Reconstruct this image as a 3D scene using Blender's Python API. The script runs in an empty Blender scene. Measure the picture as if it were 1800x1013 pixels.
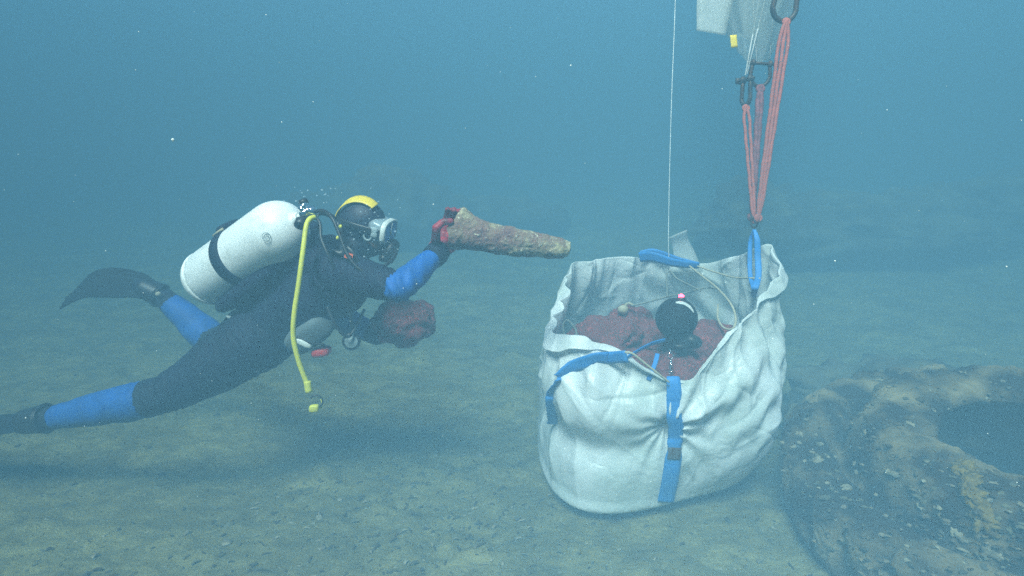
import bpy, bmesh, math, random
import numpy as np
from mathutils import Vector, Matrix

sc = bpy.context.scene
col = sc.collection
random.seed(7)
RNG = np.random.default_rng(11)

# ---------------------------------------------------------------- camera
CAM_H, PITCH, FPX = 1.35, math.radians(11.4), 1073.0
cam = bpy.data.objects.new('camera', bpy.data.cameras.new('camera'))
col.objects.link(cam)
cam.location = (0, 0, CAM_H)
cam.rotation_euler = (math.radians(90) - PITCH, 0, 0)
cam.data.sensor_width = 36
cam.data.lens = 36 * FPX / 1800
cam.data.clip_end = 200
sc.camera = cam
# ---------------------------------------------------------------- sky, sun, exposure
SUN_TRAVEL = Vector((.24, .74, -1)).normalized()
w = bpy.data.worlds.new('World'); sc.world = w; w.use_nodes = True
bg = w.node_tree.nodes['Background']
sky = w.node_tree.nodes.new('ShaderNodeTexSky')
sky.sky_type = 'NISHITA'; sky.sun_disc = False
to_sun = -SUN_TRAVEL
sky.sun_elevation = math.asin(to_sun.z)
sky.sun_rotation = math.atan2(to_sun.x, to_sun.y)
w.node_tree.links.new(sky.outputs[0], bg.inputs[0])
bg.inputs[1].default_value = .06
sun = bpy.data.objects.new('sun', bpy.data.lights.new('sun', 'SUN')); col.objects.link(sun)
sun.data.energy = 5.0; sun.data.angle = math.radians(22); sun.data.color = (1, .965, .88)
sun.rotation_euler = SUN_TRAVEL.to_track_quat('-Z', 'Y').to_euler()
sun.location = (-2, -1, 6)
sc.view_settings.view_transform = 'Standard'
sc.view_settings.look = 'None'
sc.view_settings.gamma = 1
sc.view_settings.use_curve_mapping = False
sc.view_settings.exposure = 2.56
sc.cycles.use_denoising = False
sc.cycles.volume_bounces = 2
sc.cycles.transparent_max_bounces = 16

# ---------------------------------------------------------------- helpers
CP, SP = math.cos(PITCH), math.sin(PITCH)
def P(px, py, d):
    x = (px - 900) / FPX; y = (py - 506.5) / FPX
    return Vector((x * d, d * (CP - y * SP), CAM_H + d * (-SP - y * CP)))
def G(px, py, z=0.0):
    x = (px - 900) / FPX; y = (py - 506.5) / FPX
    t = (z - CAM_H) / (-SP - y * CP)
    return Vector((x * t, t * (CP - y * SP), z))

def _hash(ix, iy, iz, seed):
    n = (ix * 73856093) ^ (iy * 19349663) ^ (iz * 83492791) ^ (seed * 2654435761)
    n = (n ^ (n >> 13)) * 1274126177
    n = n & 0x7fffffff
    return ((n ^ (n >> 16)) & 0xffff) / 65535.0
def vnoise(p, seed=0):
    p = np.asarray(p, float)
    i = np.floor(p).astype(np.int64); f = p - i
    f = f * f * f * (f * (f * 6 - 15) + 10)
    r = 0
    for dx in (0, 1):
        for dy in (0, 1):
            for dz in (0, 1):
                wx = f[:, 0] if dx else 1 - f[:, 0]
                wy = f[:, 1] if dy else 1 - f[:, 1]
                wz = f[:, 2] if dz else 1 - f[:, 2]
                r = r + wx * wy * wz * _hash(i[:, 0] + dx, i[:, 1] + dy, i[:, 2] + dz, seed)
    return r * 2 - 1
def fbm(p, octv=4, seed=0, gain=.5):
    p = np.asarray(p, float); a, s, t = 1.0, 0, 0
    for o in range(octv):
        s = s + a * vnoise(p, seed + o * 17); t += a
        p = p * 2.03 + 7.1; a *= gain
    return s / t
def ridged(p, octv=3, seed=0):
    p = np.asarray(p, float); a, s, t = 1.0, 0, 0
    for o in range(octv):
        s = s + a * (1 - np.abs(vnoise(p, seed + o * 17)) * 2); t += a
        p = p * 2.1 + 3.3; a *= .5
    return s / t

def origin_of(o):
    v = Vector((0, 0, 0))
    while o is not None:
        v += o.location; o = o.parent
    return v
def put(name, me, parent=None, base=None):
    """mesh me is in world coordinates; link it with a proper origin"""
    o = bpy.data.objects.new(name, me); col.objects.link(o)
    if parent is not None:
        off = origin_of(parent); o.parent = parent
    else:
        if base is None:
            n = len(me.vertices); a = np.empty(n * 3); me.vertices.foreach_get('co', a); a = a.reshape(-1, 3)
            base = Vector(((a[:, 0].min() + a[:, 0].max()) / 2, (a[:, 1].min() + a[:, 1].max()) / 2, a[:, 2].min()))
        off = Vector(base); o.location = off
    me.transform(Matrix.Translation(-off))
    return o
def mesh_of(verts, faces, mats=(), smooth=True, name='mesh'):
    me = bpy.data.meshes.new(name)
    me.from_pydata([tuple(v) for v in verts], [], [tuple(f) for f in faces])
    me.update()
    if smooth: me.shade_smooth()
    for m in (mats if isinstance(mats, (list, tuple)) else [mats]): me.materials.append(m)
    return me
def tag(o, label=None, cat=None, group=None, kind=None):
    if label: o['label'] = label
    if cat: o['category'] = cat
    if group: o['group'] = group
    if kind: o['kind'] = kind
    return o
def empty(name, loc):
    o = bpy.data.objects.new(name, None); col.objects.link(o); o.location = loc; o.empty_display_size = .1
    return o
def coords(me):
    a = np.empty(len(me.vertices) * 3); me.vertices.foreach_get('co', a); return a.reshape(-1, 3)
def normals(me):
    a = np.empty(len(me.vertices) * 3); me.vertex_normals.foreach_get('vector', a); return a.reshape(-1, 3)
def set_coords(me, a):
    me.vertices.foreach_set('co', np.asarray(a, float).ravel()); me.update()
def face_centres(me):
    a = np.empty(len(me.polygons) * 3); me.polygons.foreach_get('center', a); return a.reshape(-1, 3)

def spline(pts, n):
    """Catmull-Rom through pts (any dimension) -> n samples"""
    p = np.array([list(q) for q in pts], float)
    e = np.vstack([2 * p[0] - p[1], p, 2 * p[-1] - p[-2]])
    m = len(p) - 1
    out = []
    for t in np.linspace(0, m, n):
        k = min(int(t), m - 1); u = t - k
        a, b, c, d = e[k], e[k + 1], e[k + 2], e[k + 3]
        out.append(.5 * ((2 * b) + (-a + c) * u + (2 * a - 5 * b + 4 * c - d) * u * u + (-a + 3 * b - 3 * c + d) * u ** 3))
    return np.array(out)
def frames(path, up=(0, 0, 1)):
    path = np.asarray(path, float)
    T = np.gradient(path, axis=0); T /= np.linalg.norm(T, axis=1)[:, None] + 1e-12
    N = []
    n = np.array(up, float)
    for t in T:
        n = n - t * np.dot(n, t)
        if np.linalg.norm(n) < 1e-4:
            n = np.cross(t, (0.31, .9, .1))
        n = n / np.linalg.norm(n); N.append(n)
    N = np.array(N); B = np.cross(T, N)
    return T, N, B
def tube_vf(path, rad, seg=10, caps=True, ell=None, up=(0, 0, 1)):
    path = np.asarray(path, float); n = len(path)
    rad = np.full(n, rad) if np.isscalar(rad) else np.asarray(rad, float)
    ell = np.ones(n) if ell is None else np.asarray(ell, float)
    T, N, B = frames(path, up)
    V, F = [], []
    for k in range(n):
        for j in range(seg):
            a = 2 * math.pi * j / seg
            V.append(path[k] + rad[k] * (math.cos(a) * N[k] * ell[k] + math.sin(a) * B[k]))
    for k in range(n - 1):
        for j in range(seg):
            F.append((k * seg + j, k * seg + (j + 1) % seg, (k + 1) * seg + (j + 1) % seg, (k + 1) * seg + j))
    if caps:
        F.append(tuple(range(seg))[::-1]); F.append(tuple((n - 1) * seg + j for j in range(seg)))
    return V, F
class MB:
    def __init__(s): s.V = []; s.F = []; s.M = []
    def add(s, vf, mi=0, M=None):
        V, F = vf; o = len(s.V)
        s.V += [tuple(M @ Vector(v)) if M is not None else tuple(v) for v in V]
        s.F += [tuple(i + o for i in f) for f in F]; s.M += [mi] * len(F)
        return s
    def mesh(s, mats, smooth=True, fix=True):
        me = mesh_of(s.V, s.F, mats, smooth)
        me.polygons.foreach_set('material_index', s.M)
        if fix:
            bm = bmesh.new(); bm.from_mesh(me); bmesh.ops.recalc_face_normals(bm, faces=bm.faces); bm.to_mesh(me); bm.free()
            if smooth: me.shade_smooth()
        return me
def capsule_vf(a, b, ra, rb, seg=20, cap=5):
    a = np.array(a, float); b = np.array(b, float); L = np.linalg.norm(b - a); t = (b - a) / max(L, 1e-6)
    path, rad = [], []
    for k in range(cap + 1):
        u = math.pi / 2 * (k + .15) / (cap + .15); path.append(a - t * ra * math.cos(u)); rad.append(ra * math.sin(u))
    for k in range(1, 5):
        u = k / 5; path.append(a + (b - a) * u); rad.append(ra + (rb - ra) * u)
    for k in range(cap, -1, -1):
        u = math.pi / 2 * (k + .15) / (cap + .15); path.append(b + t * rb * math.cos(u)); rad.append(rb * math.sin(u))
    return tube_vf(path, rad, seg)
def ellipsoid_vf(c, ax, ay, az, seg=24, rings=14, sq=1.0):
    """axes are vectors carrying their half lengths; sq<1 squares the shape"""
    V, F = [], []
    c = np.array(c, float); ax, ay, az = (np.array(q, float) for q in (ax, ay, az))
    def s(v): return math.copysign(abs(v) ** sq, v)
    for i in range(1, rings):
        th = math.pi * i / rings
        for j in range(seg):
            ph = 2 * math.pi * j / seg
            V.append(c + ax * s(math.sin(th)) * s(math.cos(ph)) + ay * s(math.sin(th)) * s(math.sin(ph)) + az * s(math.cos(th)))
    n = len(V); V.append(c + az); V.append(c - az)
    for i in range(rings - 2):
        for j in range(seg):
            F.append((i * seg + j, (i + 1) * seg + j, (i + 1) * seg + (j + 1) % seg, i * seg + (j + 1) % seg))
    for j in range(seg):
        F.append((n, j, (j + 1) % seg)); F.append((n + 1, (rings - 2) * seg + (j + 1) % seg, (rings - 2) * seg + j))
    return V, F
def box_vf(c, ax, ay, az):
    c, ax, ay, az = (np.array(q, float) for q in (c, ax, ay, az))
    V = [c + sx * ax + sy * ay + sz * az for sz in (-1, 1) for sy in (-1, 1) for sx in (-1, 1)]
    F = [(0, 2, 3, 1), (4, 5, 7, 6), (0, 1, 5, 4), (2, 6, 7, 3), (0, 4, 6, 2), (1, 3, 7, 5)]
    return V, F
def lathe_vf(o, axis, prof, seg=32, closed=False, upv=(0, 0, 1)):
    """prof: (along, radius)"""
    axis = np.array(axis, float); axis /= np.linalg.norm(axis); o = np.array(o, float)
    n = np.array(upv, float); n = n - axis * n.dot(axis)
    if np.linalg.norm(n) < 1e-3: n = np.cross(axis, (.3, 1, .1))
    n /= np.linalg.norm(n); b = np.cross(axis, n)
    V, F = [], []
    for (h, r) in prof:
        for j in range(seg):
            a = 2 * math.pi * j / seg; V.append(o + axis * h + max(r, 1e-4) * (math.cos(a) * n + math.sin(a) * b))
    m = len(prof)
    for k in range(m - 1 + (1 if closed else 0)):
        k2 = (k + 1) % m
        for j in range(seg):
            F.append((k * seg + j, k * seg + (j + 1) % seg, k2 * seg + (j + 1) % seg, k2 * seg + j))
    if not closed:
        F.append(tuple(range(seg))[::-1]); F.append(tuple((m - 1) * seg + j for j in range(seg)))
    return V, F
def torus_vf(c, n, R, r, seg=28, rs=10, a0=0, a1=2 * math.pi, upv=(0, 0, 1)):
    n = np.array(n, float); n /= np.linalg.norm(n); u = np.array(upv, float); u = u - n * n.dot(u)
    if np.linalg.norm(u) < 1e-3: u = np.cross(n, (.3, 1, .1))
    u /= np.linalg.norm(u); v = np.cross(n, u); c = np.array(c, float)
    full = abs(a1 - a0 - 2 * math.pi) < 1e-6
    V, F = [], []
    m = seg if full else seg + 1
    for i in range(m):
        a = a0 + (a1 - a0) * i / seg; d = math.cos(a) * u + math.sin(a) * v
        for j in range(rs):
            b = 2 * math.pi * j / rs; V.append(c + d * (R + r * math.cos(b)) + n * r * math.sin(b))
    for i in range(seg):
        i2 = (i + 1) % m
        for j in range(rs):
            F.append((i * rs + j, i2 * rs + j, i2 * rs + (j + 1) % rs, i * rs + (j + 1) % rs))
    if not full:
        F.append(tuple(range(rs))); F.append(tuple(seg * rs + j for j in range(rs))[::-1])
    return V, F
def ribbon_vf(pts, width, side, thick=.0025, n=40, sides=None):
    """flat webbing along pts; side = width direction (vector or one per control point)"""
    path = spline(pts, n)
    S = spline(sides, n) if sides is not None else np.tile(np.array(side, float), (n, 1))
    wd = np.full(n, width) if np.isscalar(width) else spline([[q] for q in width], n)[:, 0]
    T = np.gradient(path, axis=0); T /= np.linalg.norm(T, axis=1)[:, None]
    S = S - T * (S * T).sum(1)[:, None]; S /= np.linalg.norm(S, axis=1)[:, None]
    N = np.cross(T, S); V, F = [], []
    for k in range(n):
        for a, b in ((-1, -1), (-.5, -1.35), (.5, -1.35), (1, -1), (1, 1), (.5, 1.35), (-.5, 1.35), (-1, 1)):
            V.append(path[k] + S[k] * a * wd[k] / 2 + N[k] * b * thick / 2)
    for k in range(n - 1):
        for j in range(8):
            F.append((k * 8 + j, k * 8 + (j + 1) % 8, (k + 1) * 8 + (j + 1) % 8, (k + 1) * 8 + j))
    F.append(tuple(range(8))[::-1]); F.append(tuple((n - 1) * 8 + j for j in range(8)))
    return V, F
def remesh(mb, voxel, smooth=6, factor=.5):
    me = mb.mesh([])
    o = bpy.data.objects.new('tmp', me); col.objects.link(o)
    m = o.modifiers.new('r', 'REMESH'); m.mode = 'VOXEL'; m.voxel_size = voxel
    if smooth:
        s = o.modifiers.new('s', 'SMOOTH'); s.iterations = smooth; s.factor = factor
    dg = bpy.context.evaluated_depsgraph_get()
    out = bpy.data.meshes.new_from_object(o.evaluated_get(dg))
    bpy.data.objects.remove(o); out.materials.clear(); out.shade_smooth()
    return out
def displace(me, f):
    c = coords(me); nr = normals(me); set_coords(me, c + nr * f(c)[:, None]); me.shade_smooth()
def seg_dist(c, a, b):
    a = np.array(a, float); b = np.array(b, float); ab = b - a
    t = np.clip(((c - a) @ ab) / (ab @ ab), 0, 1)
    return np.linalg.norm(c - (a + t[:, None] * ab), axis=1), t
def cut_faces(me, mask):
    bm = bmesh.new(); bm.from_mesh(me); bm.faces.ensure_lookup_table()
    bmesh.ops.delete(bm, geom=[bm.faces[i] for i in np.nonzero(mask)[0]], context='FACES')
    bm.to_mesh(me); bm.free(); me.shade_smooth()
def thicken(me, t):
    o = bpy.data.objects.new('tmp', me); col.objects.link(o)
    m = o.modifiers.new('s', 'SOLIDIFY'); m.thickness = t; m.offset = -1
    dg = bpy.context.evaluated_depsgraph_get()
    out = bpy.data.meshes.new_from_object(o.evaluated_get(dg)); bpy.data.objects.remove(o); out.shade_smooth()
    return out

# ---------------------------------------------------------------- materials
def new_mat(name):
    m = bpy.data.materials.new(name); m.use_nodes = True
    return m, m.node_tree, m.node_tree.nodes['Principled BSDF']
def simple(name, c, rough=.6, metal=0, var=.15, scale=12, bump=.15, bscale=60, c2=None, thr=(.4, .65), spec=.5, dist=.002):
    m, nt, b = new_mat(name); N, L = nt.nodes, nt.links
    tc = N.new('ShaderNodeTexCoord')
    ns = N.new('ShaderNodeTexNoise'); ns.inputs['Scale'].default_value = scale; ns.inputs['Detail'].default_value = 6
    L.new(tc.outputs['Object'], ns.inputs['Vector'])
    r = N.new('ShaderNodeValToRGB'); L.new(ns.outputs['Fac'], r.inputs[0])
    r.color_ramp.elements[0].position = thr[0]; r.color_ramp.elements[1].position = thr[1]
    a = c; bb = c2 if c2 else tuple(min(1, q * (1 + var)) for q in c)
    if not c2: a = tuple(q * (1 - var) for q in c)
    r.color_ramp.elements[0].color = (*a, 1); r.color_ramp.elements[1].color = (*bb, 1)
    L.new(r.outputs[0], b.inputs['Base Color'])
    b.inputs['Roughness'].default_value = rough; b.inputs['Metallic'].default_value = metal
    b.inputs['Specular IOR Level'].default_value = spec
    n2 = N.new('ShaderNodeTexNoise'); n2.inputs['Scale'].default_value = bscale; n2.inputs['Detail'].default_value = 5
    L.new(tc.outputs['Object'], n2.inputs['Vector'])
    bp = N.new('ShaderNodeBump'); bp.inputs['Strength'].default_value = bump; bp.inputs['Distance'].default_value = dist
    L.new(n2.outputs['Fac'], bp.inputs['Height']); L.new(bp.outputs[0], b.inputs['Normal'])
    return m

M_suit = simple('black_neoprene', (.006, .012, .032), .75, bump=.4, bscale=25, dist=.006, spec=.3)
M_blue = simple('blue_neoprene', (.006, .10, .38), .65, var=.12, bump=.4, bscale=22, dist=.006, spec=.3)
M_skin = simple('skin', (.5, .3, .22), .5)
M_hood = simple('hood_neoprene', (.006, .012, .032), .6, bump=.3, bscale=40)
M_yel = simple('yellow_rubber', (.78, .56, .03), .5, var=.08)
M_yhose = simple('yellow_hose', (.66, .62, .06), .5, var=.1)
M_black = simple('black_rubber', (.014, .015, .018), .45, bump=.1)
M_fin = simple('fin_rubber', (.008, .014, .02), .75, spec=.2)
M_steel = simple('chromed_brass', (.8, .8, .78), .14, 1.0, var=.05, bump=.05)
M_shackle = simple('dark_steel', (.05, .04, .035), .55, .5, c2=(.14, .07, .04))
M_white = simple('white_paint', (.72, .72, .69), .36, c2=(.88, .88, .87), thr=(.30, .44), scale=14, bump=.08, bscale=8)
M_grey = simple('grey_fabric', (.3, .36, .37), .7)
M_pocket = simple('pocket_fabric', (.11, .14, .15), .8)
M_pale = simple('pale_plastic', (.66, .68, .64), .45)
M_glove = simple('red_glove', (.34, .018, .035), .55, c2=(.11, .016, .022), scale=22, thr=(.45, .6))
M_webb = simple('blue_webbing', (.02, .22, .62), .6, var=.12, bscale=240, bump=.5, dist=.001)
M_cuff = simple('stained_webbing', (.09, .055, .05), .8)
M_rope = simple('beige_rope', (.46, .41, .29), .8, bscale=200, bump=.5)
M_cord = simple('grey_cord', (.22, .23, .20), .8)
M_sling = simple('red_sling', (.44, .11, .08), .75, var=.08, scale=40, bscale=150, bump=.6)
M_sling2 = simple('worn_purple_sling', (.22, .06, .07), .75, var=.25, scale=40, bscale=150, bump=.6)
M_red = simple('red_plastic', (.6, .04, .03), .5)
M_line = simple('white_line', (.8, .82, .8), .6)
M_shell = simple('oyster_shell', (.16, .13, .08), .7, c2=(.36, .32, .21), scale=30, bscale=80, bump=.8, dist=.004)
M_sponge = simple('yellow_sponge', (.22, .15, .03), .9, c2=(.10, .07, .03), scale=50, bscale=60, bump=1, dist=.006)
M_tyre = simple('encrusted_rubber', (.024, .018, .012), .9, c2=(.30, .23, .12), scale=6, thr=(.42, .68), bscale=45, bump=1, dist=.012)
M_rock = simple('silted_rock', (.06, .055, .04), .95, c2=(.16, .15, .09), scale=4, bscale=14, bump=1, dist=.03)
M_weed = simple('weed', (.05, .035, .02), .9, c2=(.09, .07, .03))
M_fleck = simple('pale_fleck', (.75, .78, .72), .8)

def led_mat():
    m, nt, b = new_mat('red_lamp')
    b.inputs['Base Color'].default_value = (.9, .02, .03, 1)
    b.inputs['Emission Color'].default_value = (1, .03, .07, 1); b.inputs['Emission Strength'].default_value = 5
    return m
M_led = led_mat()
def glass_mat(name, c, mix, rough=.05):
    m, nt, b = new_mat(name); N, L = nt.nodes, nt.links
    b.inputs['Base Color'].default_value = (*c, 1); b.inputs['Roughness'].default_value = rough
    t = N.new('ShaderNodeBsdfTransparent'); t.inputs[0].default_value = (.9, .96, 1, 1)
    x = N.new('ShaderNodeMixShader'); x.inputs[0].default_value = mix
    L.new(t.outputs[0], x.inputs[1]); L.new(b.outputs[0], x.inputs[2]); L.new(x.outputs[0], N['Material Output'].inputs['Surface'])
    return m
M_lens = glass_mat('mask_lens', (.02, .20, .65), .7, .05)
M_skirt = glass_mat('clear_silicone', (.5, .6, .64), .38, .2)
M_bubble = glass_mat('bubble', (.75, .85, .88), .3, .05)

def fabric_mat(name, base, transl=.28, scale=9, strength=.55):
    m, nt, b = new_mat(name); N, L = nt.nodes, nt.links
    tc = N.new('ShaderNodeTexCoord')
    def bump(height, dist, st, prev=None):
        bp = N.new('ShaderNodeBump'); bp.inputs['Distance'].default_value = dist; bp.inputs['Strength'].default_value = st
        L.new(height, bp.inputs['Height'])
        if prev: L.new(prev, bp.inputs['Normal'])
        return bp.outputs[0]
    vo = N.new('ShaderNodeTexVoronoi'); vo.feature = 'DISTANCE_TO_EDGE'; vo.inputs['Scale'].default_value = scale
    nz = N.new('ShaderNodeTexNoise'); nz.inputs['Scale'].default_value = 5; nz.inputs['Detail'].default_value = 4
    mx = N.new('ShaderNodeMixRGB'); mx.inputs[0].default_value = .35
    L.new(tc.outputs['Object'], nz.inputs['Vector']); L.new(tc.outputs['Object'], mx.inputs[1]); L.new(nz.outputs['Color'], mx.inputs[2])
    L.new(mx.outputs[0], vo.inputs['Vector'])
    rr = N.new('ShaderNodeMapRange'); rr.inputs['From Max'].default_value = .25; L.new(vo.outputs['Distance'], rr.inputs['Value'])
    n1 = bump(rr.outputs[0], .011, strength * .75)
    nz2 = N.new('ShaderNodeTexNoise'); nz2.inputs['Scale'].default_value = 34; nz2.inputs['Detail'].default_value = 6; nz2.inputs['Distortion'].default_value = 1.2
    L.new(tc.outputs['Object'], nz2.inputs['Vector'])
    n2 = bump(nz2.outputs['Fac'], .0028, .5, n1)
    # faint dirt in the weave
    nz3 = N.new('ShaderNodeTexNoise'); nz3.inputs['Scale'].default_value = 4; nz3.inputs['Detail'].default_value = 7
    L.new(tc.outputs['Object'], nz3.inputs['Vector'])
    cr = N.new('ShaderNodeValToRGB'); L.new(nz3.outputs['Fac'], cr.inputs[0])
    cr.color_ramp.elements[0].position = .35; cr.color_ramp.elements[0].color = (base[0] * .82, base[1] * .86, base[2] * .82, 1)
    cr.color_ramp.elements[1].position = .6; cr.color_ramp.elements[1].color = (*base, 1)
    L.new(cr.outputs[0], b.inputs['Base Color']); L.new(n2, b.inputs['Normal'])
    b.inputs['Roughness'].default_value = .36
    tr = N.new('ShaderNodeBsdfTranslucent'); L.new(cr.outputs[0], tr.inputs['Color']); L.new(n2, tr.inputs['Normal'])
    x = N.new('ShaderNodeMixShader'); x.inputs[0].default_value = transl
    L.new(b.outputs[0], x.inputs[1]); L.new(tr.outputs[0], x.inputs[2]); L.new(x.outputs[0], N['Material Output'].inputs['Surface'])
    return m
M_bag = fabric_mat('white_woven_plastic', (.95, .955, .95), .30, 5.5, .45)
M_lift_ = fabric_mat('lift_bag_cloth', (.86, .87, .84), .5, 4, .2)

def thin_cloth(name, src, t=.35):
    m = src.copy(); m.name = name; nt = m.node_tree; o = nt.nodes['Material Output']; s0 = o.inputs['Surface'].links[0].from_socket
    tr = nt.nodes.new('ShaderNodeBsdfTransparent'); x = nt.nodes.new('ShaderNodeMixShader'); x.inputs[0].default_value = t
    nt.links.new(s0, x.inputs[1]); nt.links.new(tr.outputs[0], x.inputs[2]); nt.links.new(x.outputs[0], o.inputs['Surface']); return m
M_lift = thin_cloth('thin_lift_cloth', M_lift_, .38)

def net_mat():
    m, nt, b = new_mat('red_netting'); N, L = nt.nodes, nt.links
    tc = N.new('ShaderNodeTexCoord')
    vo = N.new('ShaderNodeTexVoronoi'); vo.feature = 'DISTANCE_TO_EDGE'; vo.inputs['Scale'].default_value = 75
    L.new(tc.outputs['Object'], vo.inputs['Vector'])
    nz = N.new('ShaderNodeTexNoise'); nz.inputs['Scale'].default_value = 11; nz.inputs['Detail'].default_value = 5
    L.new(tc.outputs['Object'], nz.inputs['Vector'])
    c0 = N.new('ShaderNodeValToRGB'); L.new(nz.outputs['Fac'], c0.inputs[0])
    c0.color_ramp.elements[0].position = .38; c0.color_ramp.elements[0].color = (.09, .035, .03, 1)
    c0.color_ramp.elements[1].position = .58; c0.color_ramp.elements[1].color = (.20, .05, .05, 1)
    r = N.new('ShaderNodeValToRGB'); L.new(vo.outputs['Distance'], r.inputs[0])
    r.color_ramp.elements[0].position = .06; r.color_ramp.elements[0].color = (1, 1, 1, 1)
    r.color_ramp.elements[1].position = .13; r.color_ramp.elements[1].color = (0, 0, 0, 1)
    mx = N.new('ShaderNodeMixRGB'); L.new(r.outputs[0], mx.inputs[0]); L.new(c0.outputs[0], mx.inputs[1]); mx.inputs[2].default_value = (.33, .07, .07, 1)
    L.new(mx.outputs[0], b.inputs['Base Color']); b.inputs['Roughness'].default_value = .8
    bp = N.new('ShaderNodeBump'); bp.inputs['Distance'].default_value = .004; L.new(r.outputs[0], bp.inputs['Height']); L.new(bp.outputs[0], b.inputs['Normal'])
    return m
M_net = net_mat()
M_netbag = thin_cloth('loose_red_netting', M_net, .3)

def relic_mat():
    m, nt, b = new_mat('encrusted_pipe'); N, L = nt.nodes, nt.links
    tc = N.new('ShaderNodeTexCoord')
    nz = N.new('ShaderNodeTexNoise'); nz.inputs['Scale'].default_value = 7; nz.inputs['Detail'].default_value = 8; nz.inputs['Roughness'].default_value = .7
    L.new(tc.outputs['Object'], nz.inputs['Vector'])
    r = N.new('ShaderNodeValToRGB'); L.new(nz.outputs['Fac'], r.inputs[0]); e = r.color_ramp.elements
    e[0].position = .36; e[0].color = (.10, .04, .05, 1)
    e[1].position = .62; e[1].color = (.40, .34, .20, 1)
    k = e.new(.46); k.color = (.2, .11, .09, 1); k = e.new(.53); k.color = (.22, .16, .11, 1)
    n2 = N.new('ShaderNodeTexNoise'); n2.inputs['Scale'].default_value = 80; n2.inputs['Detail'].default_value = 4
    L.new(tc.outputs['Object'], n2.inputs['Vector'])
    r2 = N.new('ShaderNodeValToRGB'); L.new(n2.outputs['Fac'], r2.inputs[0]); r2.color_ramp.elements[0].position = .62; r2.color_ramp.elements[1].position = .7
    mx = N.new('ShaderNodeMixRGB'); L.new(r2.outputs[0], mx.inputs[0]); L.new(r.outputs[0], mx.inputs[1]); mx.inputs[2].default_value = (.62, .57, .42, 1)
    L.new(mx.outputs[0], b.inputs['Base Color']); b.inputs['Roughness'].default_value = .85
    bp = N.new('ShaderNodeBump'); bp.inputs['Distance'].default_value = .006; L.new(n2.outputs['Fac'], bp.inputs['Height']); L.new(bp.outputs[0], b.inputs['Normal'])
    return m
M_relic = relic_mat()

def seabed_mat():
    m, nt, b = new_mat('silty_sand'); N, L = nt.nodes, nt.links
    tc = N.new('ShaderNodeTexCoord')
    mp = N.new('ShaderNodeMapping'); mp.inputs['Rotation'].default_value[2] = .35; mp.inputs['Scale'].default_value = (.85, 1.15, 1)
    L.new(tc.outputs['Object'], mp.inputs['Vector'])
    def nz(s, d, rough=.6, dist=0, src=mp):
        n = N.new('ShaderNodeTexNoise'); n.inputs['Scale'].default_value = s; n.inputs['Detail'].default_value = d
        n.inputs['Roughness'].default_value = rough; n.inputs['Distortion'].default_value = dist
        L.new(src.outputs[0], n.inputs['Vector']); return n.outputs['Fac']
    def ramp(f, a, b_, ca, cb):
        r = N.new('ShaderNodeValToRGB'); L.new(f, r.inputs[0]); r.color_ramp.elements[0].position = a; r.color_ramp.elements[1].position = b_
        r.color_ramp.elements[0].color = (*ca, 1); r.color_ramp.elements[1].color = (*cb, 1); return r.outputs[0]
    big = ramp(nz(2.0, 9, .74), .34, .66, (.26, .225, .10), (.52, .45, .19))
    mid = ramp(nz(6.5, 8, .7, .8), .42, .6, (.45, .45, .42), (1, 1, 1))
    mx = N.new('ShaderNodeMixRGB'); mx.blend_type = 'MULTIPLY'; mx.inputs[0].default_value = .7; L.new(big, mx.inputs[1]); L.new(mid, mx.inputs[2])
    fine = ramp(nz(60, 5, .7), .35, .7, (.72, .72, .72), (1.1, 1.1, 1.08))
    m2 = N.new('ShaderNodeMixRGB'); m2.blend_type = 'MULTIPLY'; m2.inputs[0].default_value = .8; L.new(mx.outputs[0], m2.inputs[1]); L.new(fine, m2.inputs[2])
    sp = ramp(nz(34, 3, .5), .70, .74, (0, 0, 0), (1, 1, 1))
    m3 = N.new('ShaderNodeMixRGB'); L.new(sp, m3.inputs[0]); L.new(m2.outputs[0], m3.inputs[1]); m3.inputs[2].default_value = (.5, .47, .36, 1)
    L.new(m3.outputs[0], b.inputs['Base Color']); b.inputs['Roughness'].default_value = .95; b.inputs['Specular IOR Level'].default_value = .2
    h = nz(22, 8, .72, .5)
    bp = N.new('ShaderNodeBump'); bp.inputs['Distance'].default_value = .03; bp.inputs['Strength'].default_value = .9; L.new(h, bp.inputs['Height'])
    b2 = N.new('ShaderNodeBump'); b2.inputs['Distance'].default_value = .006; L.new(nz(120, 4), b2.inputs['Height']); L.new(bp.outputs[0], b2.inputs['Normal'])
    L.new(b2.outputs[0], b.inputs['Normal'])
    return m
M_sea = seabed_mat()

# ---------------------------------------------------------------- the water
m = bpy.data.materials.new('haze'); m.use_nodes = True; nt = m.node_tree; nt.nodes.clear()
out = nt.nodes.new('ShaderNodeOutputMaterial'); vol = nt.nodes.new('ShaderNodeVolumePrincipled')
nt.links.new(vol.outputs[0], out.inputs['Volume'])
vol.inputs['Color'].default_value = (.104, .221, .308, 1)
vol.inputs['Absorption Color'].default_value = (0, .025, .035, 1)
vol.inputs['Density'].default_value = .35
vol.inputs['Anisotropy'].default_value = -.38
hz = put('haze', mesh_of(*box_vf((0, 0, 1.45), (32, 0, 0), (0, 32, 0), (0, 0, 3.05)), m, False))
tag(hz, kind='stuff')

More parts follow.
